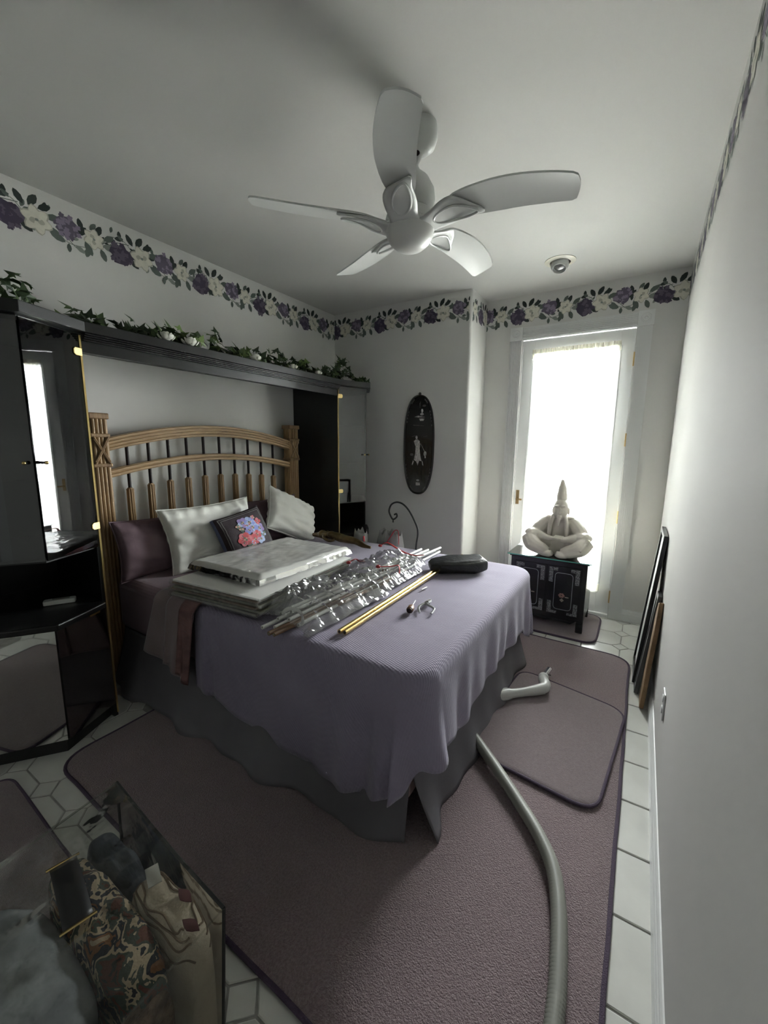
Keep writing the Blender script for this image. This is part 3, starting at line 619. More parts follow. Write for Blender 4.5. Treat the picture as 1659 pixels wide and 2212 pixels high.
MB().grid(sk_foot, 110, 16).build('foot_panel', 'skirt_grey', sk, solid=0.003)
# bedspread: flat over the mattress, rolled over the edges, hanging with folds
def perim():
    pts = []
    def seg(a, b, nrm, n):
        for k in range(n): t = k / n; pts.append((a[0] + (b[0] - a[0]) * t, a[1] + (b[1] - a[1]) * t, nrm))
    def arc(c, r, a0, a1, n):
        for k in range(n): a = a0 + (a1 - a0) * k / n; pts.append((c[0] + r * math.cos(a), c[1] + r * math.sin(a), (math.cos(a), math.sin(a))))
    r = 0.085
    seg((0.99, 1.178), (2.205 - r, 1.178), (0, -1), 110); arc((2.205 - r, 1.178 + r), r, -math.pi / 2, 0, 34)
    seg((2.205, 1.178 + r), (2.205, 2.70 - r), (1, 0), 120); arc((2.205 - r, 2.70 - r), r, 0, math.pi / 2, 20)
    seg((2.205 - r, 2.70), (0.36, 2.70), (0, 1), 60); pts.append((0.36, 2.70, (0, 1))); return pts
PER = perim(); NP = len(PER)
def hem(i):
    x, y, n = PER[i]
    if n == (0, -1): return lerp_tab([(0.99, .235), (1.1, .215), (1.47, .165), (1.84, .135), (2.02, .15), (2.12, .20)], x)
    if i < 145: return lerp_tab([(110, .20), (118, .24), (128, .345), (145, .365)], i)
    if n == (1, 0): return lerp_tab([(1.26, .365), (1.49, .31), (1.87, .345), (2.44, .335), (2.62, .24)], y)
    return 0.23
def spread(i, v):
    x, y, n = PER[i]; s = i / (NP - 1); n = Vector((n[0], n[1], 0)); P = Vector((x, y, 0)); I = Vector((0.99 + (0.36 - .99) * s, 1.178 + (2.70 - 1.178) * s, 0))
    ZT = 0.662
    if v < .5:
        t = v / .5; p = I + (P - I) * t; q = 0.004 * N3(p.x * 4, p.y * 4, 1) + 0.003 * N3(p.x * 11, p.y * 11, 5); p.z = ZT + q * min(1, (1 - t) * 6 + .15); return p
    R = 0.045
    if v < .62:
        a = (v - .5) / .12 * math.pi / 2; return P + n * (R * math.sin(a)) + Z * (ZT - R + R * math.cos(a))
    t = (v - .62) / .38; h = hem(i); z0 = ZT - R; z = z0 + (h - z0) * t; drop = z0 - z
    o = R + 0.035 * drop; k = min(1, drop / .25)
    if n.y < -.99:
        o += k * (0.006 * math.sin(x * 21) + 0.012 * math.exp(-((x - 1.06) / .03) ** 2) - .012 * math.exp(-((x - 1.10) / .02) ** 2) + 0.014 * N3(x * 5, z * 2, 7)) + k * .03 * max(0, (x - 1.75) / .4) * (1 + math.sin((x - 1.75) * 42)) * t
    elif i < 145:
        a = (i - 110) / 34; o += k * (0.028 * math.sin(a * 9.5 + 1.2) + 0.03) * t + .02 * t
    elif n.x > .99: o += k * (0.007 * math.sin(y * 34 + 2 * N3(y * 3, z * 3, 1)) + 0.006 * math.sin(y * 17) + .012 * N3(y * 4, z * 4, 3)) + 0.025 * max(0, 1 - (y - 1.26) / .3) * t
    else: o += k * .012 * math.sin(i * .7)
    sh_ = 0.0
    if i > 268 and i < 290: o += .03 * t
    return P + n * o + Z * z
b = MB(); NV = 46
vs = [spread(i, j / NV) for j in range(NV + 1) for i in range(NP)]
b.add(vs, [(j * NP + i, j * NP + i + 1, (j + 1) * NP + i + 1, (j + 1) * NP + i) for j in range(NV) for i in range(NP - 1)], 0, True)
b.build('bedspread', 'spread_weave', label='woven lilac grey bedspread draped over the bed', cat='bedspread', solid=0.004, sharp=180, recalc=True)
# folded mauve blanket hanging over the near side, with satin binding
mat('blanket_mauve', (0.21, 0.155, 0.16), 0.9, var=0.08, vscale=6, bump=0.3, bscale=250, sheen=0.3)
mat('satin_rose', (0.19, 0.105, 0.10), 0.35, var=0.25, vscale=9, stretch=(1, 1, 2.5), bump=0.4, bscale=22)
def hang(x0, x1, xs, xe, ztop, zbot, off, seed, run=0.28):
    def f(u, v):
        if v < .35:
            t = v / .35; y = 1.17 + run * (1 - t); x = (x0 + (x1 - x0) * u) - .03 * (1 - t); return Vector((x, y, ztop + .004 * N3(x * 8, y * 8, seed)))
        if v < .5:
            a = (v - .35) / .15 * math.pi / 2; r = .055 + off; x = x0 + (x1 - x0) * u; return Vector((x, 1.17 - r * math.sin(a), ztop - r + r * math.cos(a)))
        t = (v - .5) / .5; z = ztop - .055 - off; x = (x0 + (xs - x0) * t) * (1 - u) + (x1 + (xe - x1) * t) * u
        return Vector((x, 1.17 - .055 - off - t * .012 - t * (.010 * math.sin(u * 7 + seed) + .006), z + (zbot + .035 * (1 - u) - z) * t))
    return f
tw = thing('mauve_blanket', (0.8, 1.1, 0.3), 'folded mauve blanket hanging off the bed behind the bedspread edge', 'blanket')
MB().grid(hang(0.66, 0.93, 0.57, 0.86, 0.662, 0.29, 0.0, 1), 24, 30).build('under_fold', 'blanket_mauve', tw, solid=0.012)
MB().grid(hang(0.80, 1.02, 0.765, 0.90, 0.676, 0.275, 0.014, 3), 18, 30).build('top_fold', 'blanket_mauve', tw, solid=0.012)
MB().grid(hang(0.925, 1.035, 0.89, 0.985, 0.688, 0.262, 0.026, 3), 12, 30).build('satin_binding', 'satin_rose', tw, solid=0.006)
# ------------------------------------------------------------------ pillows
def pillow_f(c, ux, uy, w, h, t, seed, wr, pinch=.08, dirz=None):
    ux = Vector(ux).normalized(); uy = Vector(uy); uy = (uy - ux * uy.dot(ux)).normalized(); uz = ux.cross(uy); c = Vector(c)
    def f(u, v, side):
        e = max(0, (1 - u * u) * (1 - v * v)) ** .38
        x = w / 2 * u * (1 - pinch * (1 - v * v) * abs(u) ** 3); y = h / 2 * v * (1 - pinch * (1 - u * u) * abs(v) ** 3)
        z = side * t / 2 * e + side * wr * e ** .5 * (N3(u * 2.5 + seed, v * 4, side) + .6 * math.sin((u * 5 + v * 9) + 3 * N3(u * 2, v * 2, seed)) * .35)
        g = wr * .38 * (math.sin(u * 24 + 2.5 * N3(u * 3, v * 2, seed)) * max(0, (v - .35) / .65) ** 1.2 + math.sin(v * 19 + 2 * N3(v * 3, u, seed + 5)) * max(0, (abs(u) - .55) / .45) ** 1.3 * .8) * min(1, 3 * e)
        return c + ux * x + uy * y + uz * (z + g * side)
    return f, uz
def pillow(name, c, ux, uy, w, h, t, seed, mt, label, wr=0.02, pinch=.08, group=None, n=34):
    f, uz = pillow_f(c, ux, uy, w, h, t, seed, wr, pinch); b = MB()
    for sd in (1, -1):
        b.grid(lambda u, v: f(u * 2 - 1, v * 2 - 1, sd), n, n)
    pt = thing(name, Vector(c) - Z * h * .45, label, 'pillow', group)
    cv = b.build('cover', mt, pt, sharp=180)
    ring = [f(-1 + 2 * k / 24, -1, 1) for k in range(24)] + [f(1, -1 + 2 * k / 24, 1) for k in range(24)] + [f(1 - 2 * k / 24, 1, 1) for k in range(24)] + [f(-1, 1 - 2 * k / 24, 1) for k in range(24)]
    MB().tube(ring, .0045, 6, closed=True).build('piping', mt, cv)
    return pt, f, uz
mat('pillow_white', (0.75, 0.75, 0.70), 0.75, var=0.03, vscale=5, bump=0.35, bscale=14)
mat('pillow_mauve', (0.175, 0.115, 0.135), 0.8, var=0.08, vscale=5, bump=0.3, bscale=16)
pillow('mauve_pillow', (0.262, 1.43, 0.815), (0.02, 1, 0), (-.22, 0, .97), 0.60, 0.36, 0.15, 2, 'pillow_mauve', 'dark mauve pillow half hidden behind the upright white pillow', 0.012)
pillow('mauve_pillow', (0.235, 2.32, 0.83), (0, 1, 0.01), (-.16, 0, .98), 0.64, 0.36, 0.13, 5, 'pillow_mauve', 'mauve pillow against the headboard behind the tilted white pillow', 0.012)
pillow('white_pillow', (0.395, 1.68, 0.852), (0.04, 1, 0.03), (-.30, 0.02, .95), 0.66, 0.42, 0.17, 9, 'pillow_white', 'upright white pillow leaning left of the floral cushion', 0.022, .09)
pillow('white_pillow', (0.40, 2.41, 0.862), (0.05, .90, -.44), (-.35, .42, .84), 0.53, 0.36, 0.17, 14, 'pillow_white', 'tilted white pillow right of the floral cushion', 0.02, .07)
# floral cushion
mat('cushion_dark', (0.030, 0.018, 0.024), 0.7, bump=0.2, bscale=200); mat('cushion_blue', (0.12, 0.15, 0.26), 0.75, var=0.15, vscale=12); mat('cushion_line', (0.20, 0.20, 0.19), 0.7)
for nm, col in (('print_red', (0.50, 0.075, 0.085)), ('print_pink', (0.56, 0.16, 0.19)), ('print_blue', (0.22, 0.27, 0.60)), ('print_sky', (0.36, 0.45, 0.66)), ('print_violet', (0.26, 0.20, 0.42)), ('print_stem', (0.10, 0.15, 0.12)), ('print_bud', (0.5, 0.30, 0.22))): mat(nm, col, 0.7)
cc = Vector((0.575, 1.795, 0.848)); cux, cuy = (0.02, .98, .16), (-.38, -.50, .80)
f, uz = pillow_f(cc, cux, cuy, 0.36, 0.32, 0.11, 3, 0.004, .05)
fc = thing('floral_cushion', (0.52, 1.86, 0.68), 'square dark cushion printed with red and blue flowers', 'cushion')
sd = 1 if uz.x > 0 else -1
b = MB(); b.grid(lambda u, v: f(u * 2 - 1, v * 2 - 1, sd), 28, 28); b.build('front', 'cushion_dark', fc, sharp=180)
b = MB(); b.grid(lambda u, v: f(u * 2 - 1, v * 2 - 1, -sd) - uz * sd * .035 * 1, 20, 20)
ring = [(-1 + 2 * k / 20, -1) for k in range(20)] + [(1, -1 + 2 * k / 20) for k in range(20)] + [(1 - 2 * k / 20, 1) for k in range(20)] + [(-1, 1 - 2 * k / 20) for k in range(20)]
vs = [f(u, v, 1) for u, v in ring] + [f(u, v, -1) - uz * sd * .035 for u, v in ring]; n_ = len(ring)
b.add(vs, [(i, (i + 1) % n_, n_ + (i + 1) % n_, n_ + i) for i in range(n_)], 0, True); b.build('back', 'cushion_blue', fc, sharp=180)
mu = [1]
def on(u, v, l=0): return f(u, v, sd) + uz * sd * (.0022 + .0004 * l)
b = MB()
for lim, wd in ((.90, .012), (.82, .010)):
    for k in range(24):
        for e in range(4):
            a0, a1 = -lim + 2 * lim * k / 24, -lim + 2 * lim * (k + 1) / 24
            q = [(a0, lim - wd), (a1, lim - wd), (a1, lim + wd), (a0, lim + wd)]
            q = [(x, y) if e == 0 else ((x, -y) if e == 1 else ((y, x) if e == 2 else (-y, x))) for x, y in q]; b.poly([on(*p) for p in q])
b.build('border_line', 'cushion_line', fc, recalc=False)
FM = ['print_red', 'print_pink', 'print_blue', 'print_sky', 'print_violet', 'print_stem', 'print_bud']
b = MB(); rnd = random.Random(4)
def bl(cu, cv, r, np_, mi, l, t0=0):
    for k in range(np_):
        a = t0 + 6.283 * k / np_; q = [(0, 0), (.3, .36), (.65, .45), (.95, .2), (1, 0), (.95, -.2), (.65, -.45), (.3, -.36)]; m2 = mi[k % len(mi)]
        b.poly([on(cu + r * (math.cos(a) * x - math.sin(a) * y), cv + r * (math.sin(a) * x + math.cos(a) * y), l + k * .05) for x, y in q], m2)
for k in range(26):
    a = rnd.uniform(0, 6.28); r = rnd.uniform(.2, .55); bl(.05 + r * math.cos(a), -.02 + r * 1.0 * math.sin(a), .16, 1, (5,), .2 + k * .01, a)
for cu, cv, r, n_, mi in ((-.32, -.22, .30, 6, (0, 1)), (.0, .10, .18, 5, (4, 2)), (.18, .42, .28, 6, (2, 3)), (.22, .16, .26, 5, (2, 3)), (-.12, .52, .24, 5, (4, 3)), (.10, -.38, .24, 7, (0, 1)), (.28, -.22, .20, 6, (1, 0)), (.52, .02, .24, 5, (4, 3)), (.40, -.48, .20, 5, (3, 3)), (-.10, -.62, .22, 4, (3, 5)), (.58, .36, .16, 4, (1, 0)), (.02, .32, .15, 5, (1, 0)), (-.40, .42, .10, 4, (6, 5)), (-.3, .26, .1, 4, (6, 5)), (.44, .62, .1, 4, (1, 6)), (.62, -.3, .12, 4, (3, 5))):
    bl(cu * .9, cv * .9, r, n_, mi, 1.5 + rnd.random(), rnd.uniform(0, 3)); bl(cu * .9, cv * .9, r * .3, 4, (6, 5), 3, .4)
b.build('flower_print', FM, fc, recalc=False)
# ------------------------------------------------------------------ things lying on the bed
BZ = 0.669
def rot_T(c, deg, tx=0, ty=0): return Matrix.Translation(c) @ Matrix.Rotation(math.radians(deg), 4, 'Z') @ Matrix.Rotation(math.radians(tx), 4, 'X') @ Matrix.Rotation(math.radians(ty), 4, 'Y')
mat('board_white', (0.70, 0.70, 0.67), 0.55); mat('board_brown', (0.20, 0.13, 0.08), 0.6, var=0.2); mat('board_olive', (0.20, 0.20, 0.14), 0.6, var=0.1); mat('board_grey', (0.33, 0.32, 0.30), 0.6)
mat('frame_silver', (0.42, 0.42, 0.42), 0.3, metal=0.6); mat('frame_charcoal', (0.09, 0.09, 0.09), 0.4)
film('wrap_milky', (0.95, 0.95, 0.93), 0.12, 1.5, 0.02, cloud=(0.88, (0.86, 0.86, 0.82)), bump=0.18, bscale=9)
film('wrap_clear', (0.97, 0.97, 0.96), 0.06, 1.5, 0.05, cloud=(0.2, (0.78, 0.78, 0.75)))
film('wrap_crinkle', (0.97, 0.97, 0.96), 0.10, 1.5, 0.07, cloud=(0.2, (0.82, 0.82, 0.8)))
BD = [('board_grey', 'lowest grey board of the pile under the wrapped frame', 1.085, .0), ('board_olive', 'olive edged board second from the bottom of the pile', 1.10, 1.2), ('board_brown', 'brown framed board in the middle of the pile', 1.09, -.6), ('board_olive', 'olive board just below the brown topped one in the pile', 1.105, .8), ('board_brown', 'brown board directly beneath the white topmost board', 1.10, -.4), ('board_white', 'white topmost board of the pile beside the mauve blanket', 1.108, .2)]
z = BZ + .022
for k, (m_, lb, x, r) in enumerate(BD):
    t = thing('picture_board', (x, 1.52, z), lb, 'board', 'boards piled on the bed'); T = rot_T((x, 1.52, z), 5 + r)
    MB().box(-.285, .285, -.385, .385, 0, .010, T=T).build('panel', m_, t, bevel=.001)
    b = MB(); f_ = [Vector((sx * .289, sy * .389, h)) for h in (-.001, .0115) for sx, sy in ((-1, -1), (1, -1), (1, 1), (-1, 1))]
    b.grid(lambda u, v: T @ Vector(((u - .5) * .60, -.392 - .01 * abs(N3(u * 9, k, 1)), -.001 + .014 * v)), 30, 2); b.grid(lambda u, v: T @ Vector((.292 + .01 * abs(N3(u * 9, k, 4)), (u - .5) * .80, -.001 + .014 * v)), 30, 2)
    b.build('clear_sleeve', 'wrap_clear', t, recalc=False); z += .0155
zt = z + .004
pf = thing('wrapped_frame', (1.06, 1.60, zt), 'framed picture in milky plastic wrap on top of the board pile', 'picture')
T = rot_T((1.065, 1.605, zt), 2, -1.0, 0)
b = MB()
for x0, x1, y0, y1 in ((-.24, .24, -.35, -.315), (-.24, .24, .315, .35), (-.24, -.205, -.315, .315), (.205, .24, -.315, .315)): b.box(x0, x1, y0, y1, 0.004, .018, T=T)
b.build('frame', 'frame_charcoal', pf)
b = MB()
for x0, x1, y0, y1 in ((-.244, .244, -.354, -.31), (-.244, .244, .31, .354), (-.244, -.20, -.31, .31), (.20, .244, -.31, .31)): b.box(x0, x1, y0, y1, 0.019, .036, T=T)
b.build('frame_lip', 'frame_silver', pf, bevel=.002)
def wrap(u, v):
    x, y = (u - .5) * 2, (v - .5) * 2; e = max(abs(x), abs(y)); h = .048 + .006 * N3(x * 3, y * 3, 2) + .003 * N3(x * 9, y * 9, 4)
    if e > .93: k = (e - .93) / .07; h = h * (1 - k * k * .45) + .004 * N3(x * 15, y * 15, 7) * k
    return T @ Vector((x * .257 * (1 + .012 * N3(y * 5, x * 5, 1)), y * .368, h))
b = MB(); b.grid(wrap, 44, 60)
def skirtw(u, v):
    q = u * 4; s = int(q) % 4; t = q - int(q); x, y = ((-1 + 2 * t, -1), (1, -1 + 2 * t), (1 - 2 * t, 1), (-1, 1 - 2 * t))[s]
    p = wrap(x / 2 + .5, y / 2 + .5); o = T.to_3x3() @ Vector((x * .016, y * .016, 0)); w = .006 * N3(u * 60, v * 2, 3)
    return p + o * (v * .5 + w * 30 * v) - Z * (v * .024)
b.build('wrap_top', 'wrap_milky', pf, recalc=False, sharp=180)
MB().grid(lambda u, v: skirtw(.25 + .25 * u, v), 60, 4).build('wrap_side', 'wrap_crinkle', pf, recalc=False, sharp=20)
MB().grid(lambda u, v: skirtw(.25 * u if u < 1 else .2499, v), 50, 4).build('wrap_side', 'wrap_milky', pf, recalc=False, sharp=40)
MB().grid(lambda u, v: skirtw(.5 + .4999 * u, v), 90, 4).build('wrap_side', 'wrap_milky', pf, recalc=False, sharp=40)
# rods
mat('plastic_white', (0.68, 0.69, 0.66), 0.4); mat('rod_brown', (0.17, 0.095, 0.05), 0.5, var=0.15); mat('steel', (0.42, 0.42, 0.43), 0.35, metal=1.0); mat('rod_hole', (0.02, 0.02, 0.02), 0.8)
def rod(name, a, b_, r, mt, lb, cat, grp, end='rod_hole'):
    a, b_ = Vector(a), Vector(b_); t = thing(name, a, lb, cat, grp); d = (b_ - a).normalized(); MB().tube([a, b_], r, 12).build('tube', mt, t)
    MB().tube([a - d * .0006, a + d * .002], r * .62, 10).build('end', end, t); return t
GR_ = 'white rods laid along the bed under clear plastic'
for k, (x0, y0, x1, y1, dz) in enumerate(((1.488, 1.12, 1.50, 2.60, .0), (1.532, 1.15, 1.545, 2.72, .0), (1.510, 1.19, 1.52, 2.52, .018), (1.555, 1.21, 1.565, 2.66, .018), (1.475, 1.24, 1.47, 2.64, .017), (1.53, 1.25, 1.60, 2.69, .036), (1.60, 1.22, 1.585, 2.71, .0), (1.50, 1.28, 1.555, 2.58, .036))):
    rod('white_rod', (x0, y0, BZ + .010 + dz), (x1, y1, BZ + .010 + dz), .0085, 'plastic_white', 'white plastic rod in the bundle under the clear plastic on the bed', 'rod', GR_, 'board_grey')
rod('brown_rod', (1.555, 1.095, BZ + .010), (1.572, 2.0, BZ + .010), .009, 'rod_brown', 'brown rod on the pillow side of the two at the bundle end', 'rod', 'brown rods', 'board_olive')
rod('brown_rod', (1.580, 1.10, BZ + .010), (1.618, 1.98, BZ + .010), .009, 'rod_brown', 'brown rod on the foot side of the two at the bundle end', 'rod', 'brown rods', 'board_olive')
rod('brass_rod', (1.788, 1.265, BZ + .012), (1.757, 2.60, BZ + .022), .0105, 'brass', 'brass tube lying nearer the plastic, left of its twin', 'rod', 'brass rods')
rod('brass_rod', (1.812, 1.27, BZ + .012), (1.781, 2.655, BZ + .022), .0105, 'brass', 'brass tube lying nearer the tools, right of its twin', 'rod', 'brass rods')
b = MB(); q = []
for k in range(21): a = math.pi * (1.25 * k / 20 - .15); q.append(Vector((1.555 + .055 * math.cos(a), 1.235 + .01 * math.sin(a * 2), BZ + .012 + .058 * max(0, math.sin(a)))))
b.tube(q, .009, 6, flat=(1, .18), up=(0, 1, 0)); b.build('white_strap', 'plastic_white', label='white plastic strap looped round the rod ends', cat='strap')
# crumpled clear plastic
def crumple(name, poly, base, amp, seed, label, mt, nu=42, nv=64, edge=.02):
    def f(u, v):
        a, b_, c, d = poly; p = (Vector(a) * (1 - u) + Vector(b_) * u) * (1 - v) + (Vector(d) * (1 - u) + Vector(c) * u) * v
        w = edge * N3(u * 6, v * 9, seed); x, y = p[0] + w * (1.2 if u in (0, 1) else .6), p[1] + edge * N3(v * 8, u * 8, seed + 4) * (1.2 if v in (0, 1) else .6)
        r = abs(N3(x * 11, y * 11, seed)) * .9 + abs(N3(x * 27, y * 27, seed + 2)) * .5 + .18 * N3(x * 60, y * 60, seed)
        e = min(1, min(u, 1 - u, v, 1 - v) * 7 + .12)
        return Vector((x, y, BZ + .006 + (base * (.5 + .5 * math.sin(math.pi * u)) + amp * r) * e))
    b = MB(); b.grid(f, nu, nv); b.sm = [False] * len(b.sm)
    return b.build(name, mt, recalc=False, label=label, cat='plastic wrap')
crumple('clear_plastic', [(1.36, 1.27), (1.715, 1.16), (1.73, 1.76), (1.40, 1.92)], .066, .06, 3, 'crumpled clear plastic over the near half of the rods', 'wrap_clear', 36, 46)
crumple('clear_plastic', [(1.31, 1.80), (1.70, 1.70), (1.70, 2.34), (1.30, 2.42)], .056, .062, 8, 'crinkled shiny plastic bag over the far half of the rods', 'wrap_crinkle', 36, 52)
crumple('clear_plastic', [(1.395, 1.20), (1.50, 1.24), (1.49, 1.62), (1.385, 1.66)], .10, .055, 14, 'crumpled plastic corner against the board pile', 'wrap_crinkle', 30, 34)
mat('red_cord', (0.33, 0.02, 0.02), 0.5)
for pts, lb in (([(1.39, 1.86, .135), (1.41, 1.90, .15), (1.40, 1.96, .12), (1.44, 2.02, .11)], 'red bag tie knotted near the board pile'), ([(1.55, 1.93, .12), (1.62, 1.96, .125), (1.655, 1.985, .13), (1.67, 1.97, .09)], 'short red bag tie in the middle of the plastic'), ([(1.29, 2.36, .12), (1.33, 2.39, .14), (1.45, 2.36, .11), (1.56, 2.33, .10), (1.655, 2.305, .12)], 'long red bag tie along the far edge of the plastic')):
    b = MB(); b.tube([Vector((x, y, BZ + h - .035)) for x, y, h in spline(pts, 6)], .008, 6, flat=(1, .3)); p = Vector(pts[0]); b.ell((p.x, p.y, BZ + p.z - .035), (.015, .014, .010), 8)
    b.build('red_tie', 'red_cord', label=lb, cat='cord', group='red bag ties')
# black pouch
mat('nylon_black', (0.012, 0.013, 0.013), 0.45, bump=0.5, bscale=25)
b = MB(); Tp = rot_T((1.862, 2.375, BZ + .002), 36)
def pouch(u, v):
    a = u * 2 * math.pi; c, s = math.cos(a), math.sin(a); x = .185 * math.copysign(abs(c) ** .55, c); y = .095 * math.copysign(abs(s) ** .7, s)
    k = (1 - (2 * v - 1) ** 4) ** .35 if 0 < v < 1 else .55
    return Tp @ Vector((x * (.62 + .38 * k), y * (.55 + .45 * k) + .02 * N3(c * 2, s * 2, v * 2), .078 * v * (1 + .18 * math.cos(a)) + .012 * N3(x * 14, y * 14, v * 2)))
b.grid(pouch, 15, 5); b.poly([pouch(k / 15, 1) for k in range(15)]); b.poly([pouch(k / 15, 0) for k in range(14, -1, -1)])
pch = thing('black_pouch', (1.862, 2.375, BZ), 'soft black nylon pouch lying at the foot of the bed', 'pouch'); b.build('body', 'nylon_black', pch, sharp=24, bevel=.006)
MB().tube([Tp @ Vector((.168, -.03, .05)), Tp @ Vector((.182, 0, .045)), Tp @ Vector((.17, .03, .04))], .005, 6).build('seam', 'nylon_black', pch)
# tools
sdv = thing('screwdriver', (1.92, 1.64, BZ), 'stubby wooden handled screwdriver between the brass tubes and pliers', 'screwdriver'); mat('handle_wood', (0.20, 0.10, 0.045), 0.4, var=.2)
p0, p1 = Vector((1.932, 1.607, BZ + .016)), Vector((1.914, 1.672, BZ + .016)); d = (p1 - p0)
MB().tube([p0, p0 + d * .06, p0 + d * .35, p0 + d * .7, p0 + d * .92, p1], [.008, .014, .0165, .015, .010, .008], 12).build('handle', 'handle_wood', sdv)
MB().tube([p0 - d * .02, p0 + d * .03, p0 + d * .16], [.008, .0125, .0165], 12).build('handle_end', 'spindle_dark', sdv)
MB().tube([p1, p1 + d * 1.0], .0032, 8).build('shaft', 'steel', sdv)
plr = thing('pliers', (1.975, 1.71, BZ), 'small steel pliers lying open on the bedspread', 'pliers'); pv = Vector((1.955, 1.752, BZ + .008))
for s, e, h in ((-1, (1.972, 1.635), .002), (1, (2.022, 1.655), .005)):
    e = Vector((e[0], e[1], BZ + .007)); sd_ = Vector((.95, .3, 0)) * s * .024; mid = (pv + e) / 2 + sd_
    q = spline([pv + Vector((-s * .008, .004, h)), pv + Vector((s * .012, -.02, h)), mid + Z * h * .5, e], 6); MB().tube(q, [.0085 - .003 * k / (len(q) - 1) for k in range(len(q))], 8, flat=(1, .7)).build('handle', 'steel', plr)
    MB().tube([pv + Vector((-s * .004, 0, h)), pv + Vector((s * .005 - .003, .022, h)), pv + Vector((s * .002 - .008, .048, h))], [.010, .010, .005], 8, flat=(1, .7)).build('jaw', 'steel', plr)
MB().tube([pv + Z * -.003, pv + Z * .012], .005, 10).build('pivot', 'spindle_dark', plr)
MB().tube([(1.835, 1.925, BZ + .004), (1.842, 1.975, BZ + .004)], .004, 10).build('steel_pin', 'steel', label='short steel pin lying beside the brass tubes', cat='pin')
# bronze sculpture lying at the far side
mat('bronze', (0.14, 0.095, 0.04), 0.38, metal=0.6, var=.3, vscale=14, bump=0.3, bscale=30)
b = MB(); zb = BZ + .02
def tb(pts, r):
    r = [q_ * 1.08 for q_ in r]; b.tube([Vector((x, y, zb + .012 + h * 2.2)) for x, y, h in spline(pts, 5)], [lerp_tab([(0, r[0]), (.5, r[1]), (1, r[2])], k / (5 * (len(pts) - 1))) for k in range(5 * (len(pts) - 1) + 1)], 8)
tb([(.52, 2.53, 0), (.60, 2.52, .004), (.68, 2.50, .012), (.76, 2.50, .014), (.84, 2.49, .012)], (.012, .026, .034)); tb([(.84, 2.49, .012), (.93, 2.47, .012), (1.0, 2.48, .008), (1.08, 2.455, .002), (1.15, 2.45, 0)], (.032, .024, .010))
tb([(.86, 2.50, .01), (.92, 2.52, .01), (1.0, 2.50, .006), (1.06, 2.49, .0)], (.022, .018, .010)); tb([(.66, 2.51, .01), (.70, 2.45, .008), (.77, 2.43, .002), (.80, 2.46, .004)], (.014, .012, .010)); tb([(.66, 2.53, .02), (.72, 2.56, .012), (.80, 2.55, .006)], (.014, .012, .009))
b.ell((.63, 2.52, zb + .035), (.04, .034, .036)); b.ell((.60, 2.535, zb + .012), (.03, .02, .016)); b.ell((.745, 2.49, zb + .055), (.036, .036, .026)); tb([(.60, 2.53, .01), (.55, 2.56, .004), (.50, 2.55, 0), (.46, 2.56, 0)], (.018, .014, .006))
o = b.build('bronze_sculpture', 'bronze', label='bronze coloured figure sculpture lying flat near the far bed edge', cat='sculpture')
q = o.modifiers.new('fuse', 'REMESH'); q.mode = 'VOXEL'; q.voxel_size = .004; q.use_smooth_shade = True
q = o.modifiers.new('soften', 'SMOOTH'); q.factor = .5; q.iterations = 1
# ------------------------------------------------------------------ behind the bed: crook stand and shopping bags
mat('wrought_iron', (0.02, 0.02, 0.02), 0.5, bump=.2)
hk = thing('crook_stand', (1.24, 3.0, 0), 'black iron crook stand rising behind the bed', 'stand')
pts = [(1.238, .02), (1.239, .35), (1.24, .596), (1.254, .736), (1.219, .826), (1.159, .914), (1.1, .96), (1.041, .968), (.991, .942), (.97, .888), (.988, .841), (1.013, .817), (1.048, .843), (1.043, .868), (1.023, .858)]
MB().tube(spline([(x, 3.0, z_) for x, z_ in pts], 6), .0075, 10).build('crook', 'wrought_iron', hk)
MB().tube([(1.012, 3.0, .82), (1.012, 3.0, .79)], .006, 8).build('hook', 'wrought_iron', hk)
MB().lathe([(.06, .0165), (.06, .026), (.02, .032), (.008, .05)], 24, (1.238, 3.0, 0)).build('base', 'wrought_iron', hk)
film('bag_white', (.9, .9, .9), .25, 1.4, 0, cloud=(.86, (.55, .55, .54)), bump=.6, bscale=14); mat('bag_red', (.42, .02, .03), .45)
def sack(name, c, sx, sy, h, seed, label, mt='bag_white'):
    t = thing(name, (c[0], c[1], .0165), label, 'bag')
    def f_(u, v):
        a = u * 2 * math.pi; k = (.85 + .25 * math.sin(v * 2.6)) * (1 - .35 * v ** 3); w = 1 + .14 * N3(math.cos(a) * 1.6 + seed, math.sin(a) * 1.6, v * 3)
        return Vector((c[0] + sx * k * w * math.cos(a), c[1] + sy * k * w * math.sin(a), .0165 + h * v * (1 - .02 * w) + .06 * v * N3(math.cos(a) * 2, math.sin(a) * 2, seed)))
    b = MB(); b.grid(f_, 44, 22); b.poly([f_(k / 44, 0) for k in range(44)]); b.build('sack', mt, t, recalc=True, sharp=30, solid=.0015); return t
s1 = sack('shopping_bag', (1.06, 2.93), .11, .085, .715, 2, 'white plastic bag with red handles standing behind the bed')
MB().tube(spline([(1.035, 2.86, .64), (1.075, 2.86, .70), (1.105, 2.87, .75), (1.13, 2.88, .75), (1.145, 2.87, .70), (1.15, 2.86, .64)], 6), .009, 6, flat=(1, .35)).build('handle', 'bag_red', s1)
sack('shopping_bag', (0.905, 3.07), .10, .09, .675, 7, 'low white plastic bag between the cabinet and the red handled bag')
s3 = sack('shopping_bag', (0.72, 2.93), .09, .07, .69, 11, 'white bag with a red edge standing against the far cabinet')
MB().tube([(0.775, 2.90, .56), (0.785, 2.89, .62), (0.78, 2.89, .66)], .012, 6, flat=(1, .4)).build('edge_strip', 'bag_red', s3)
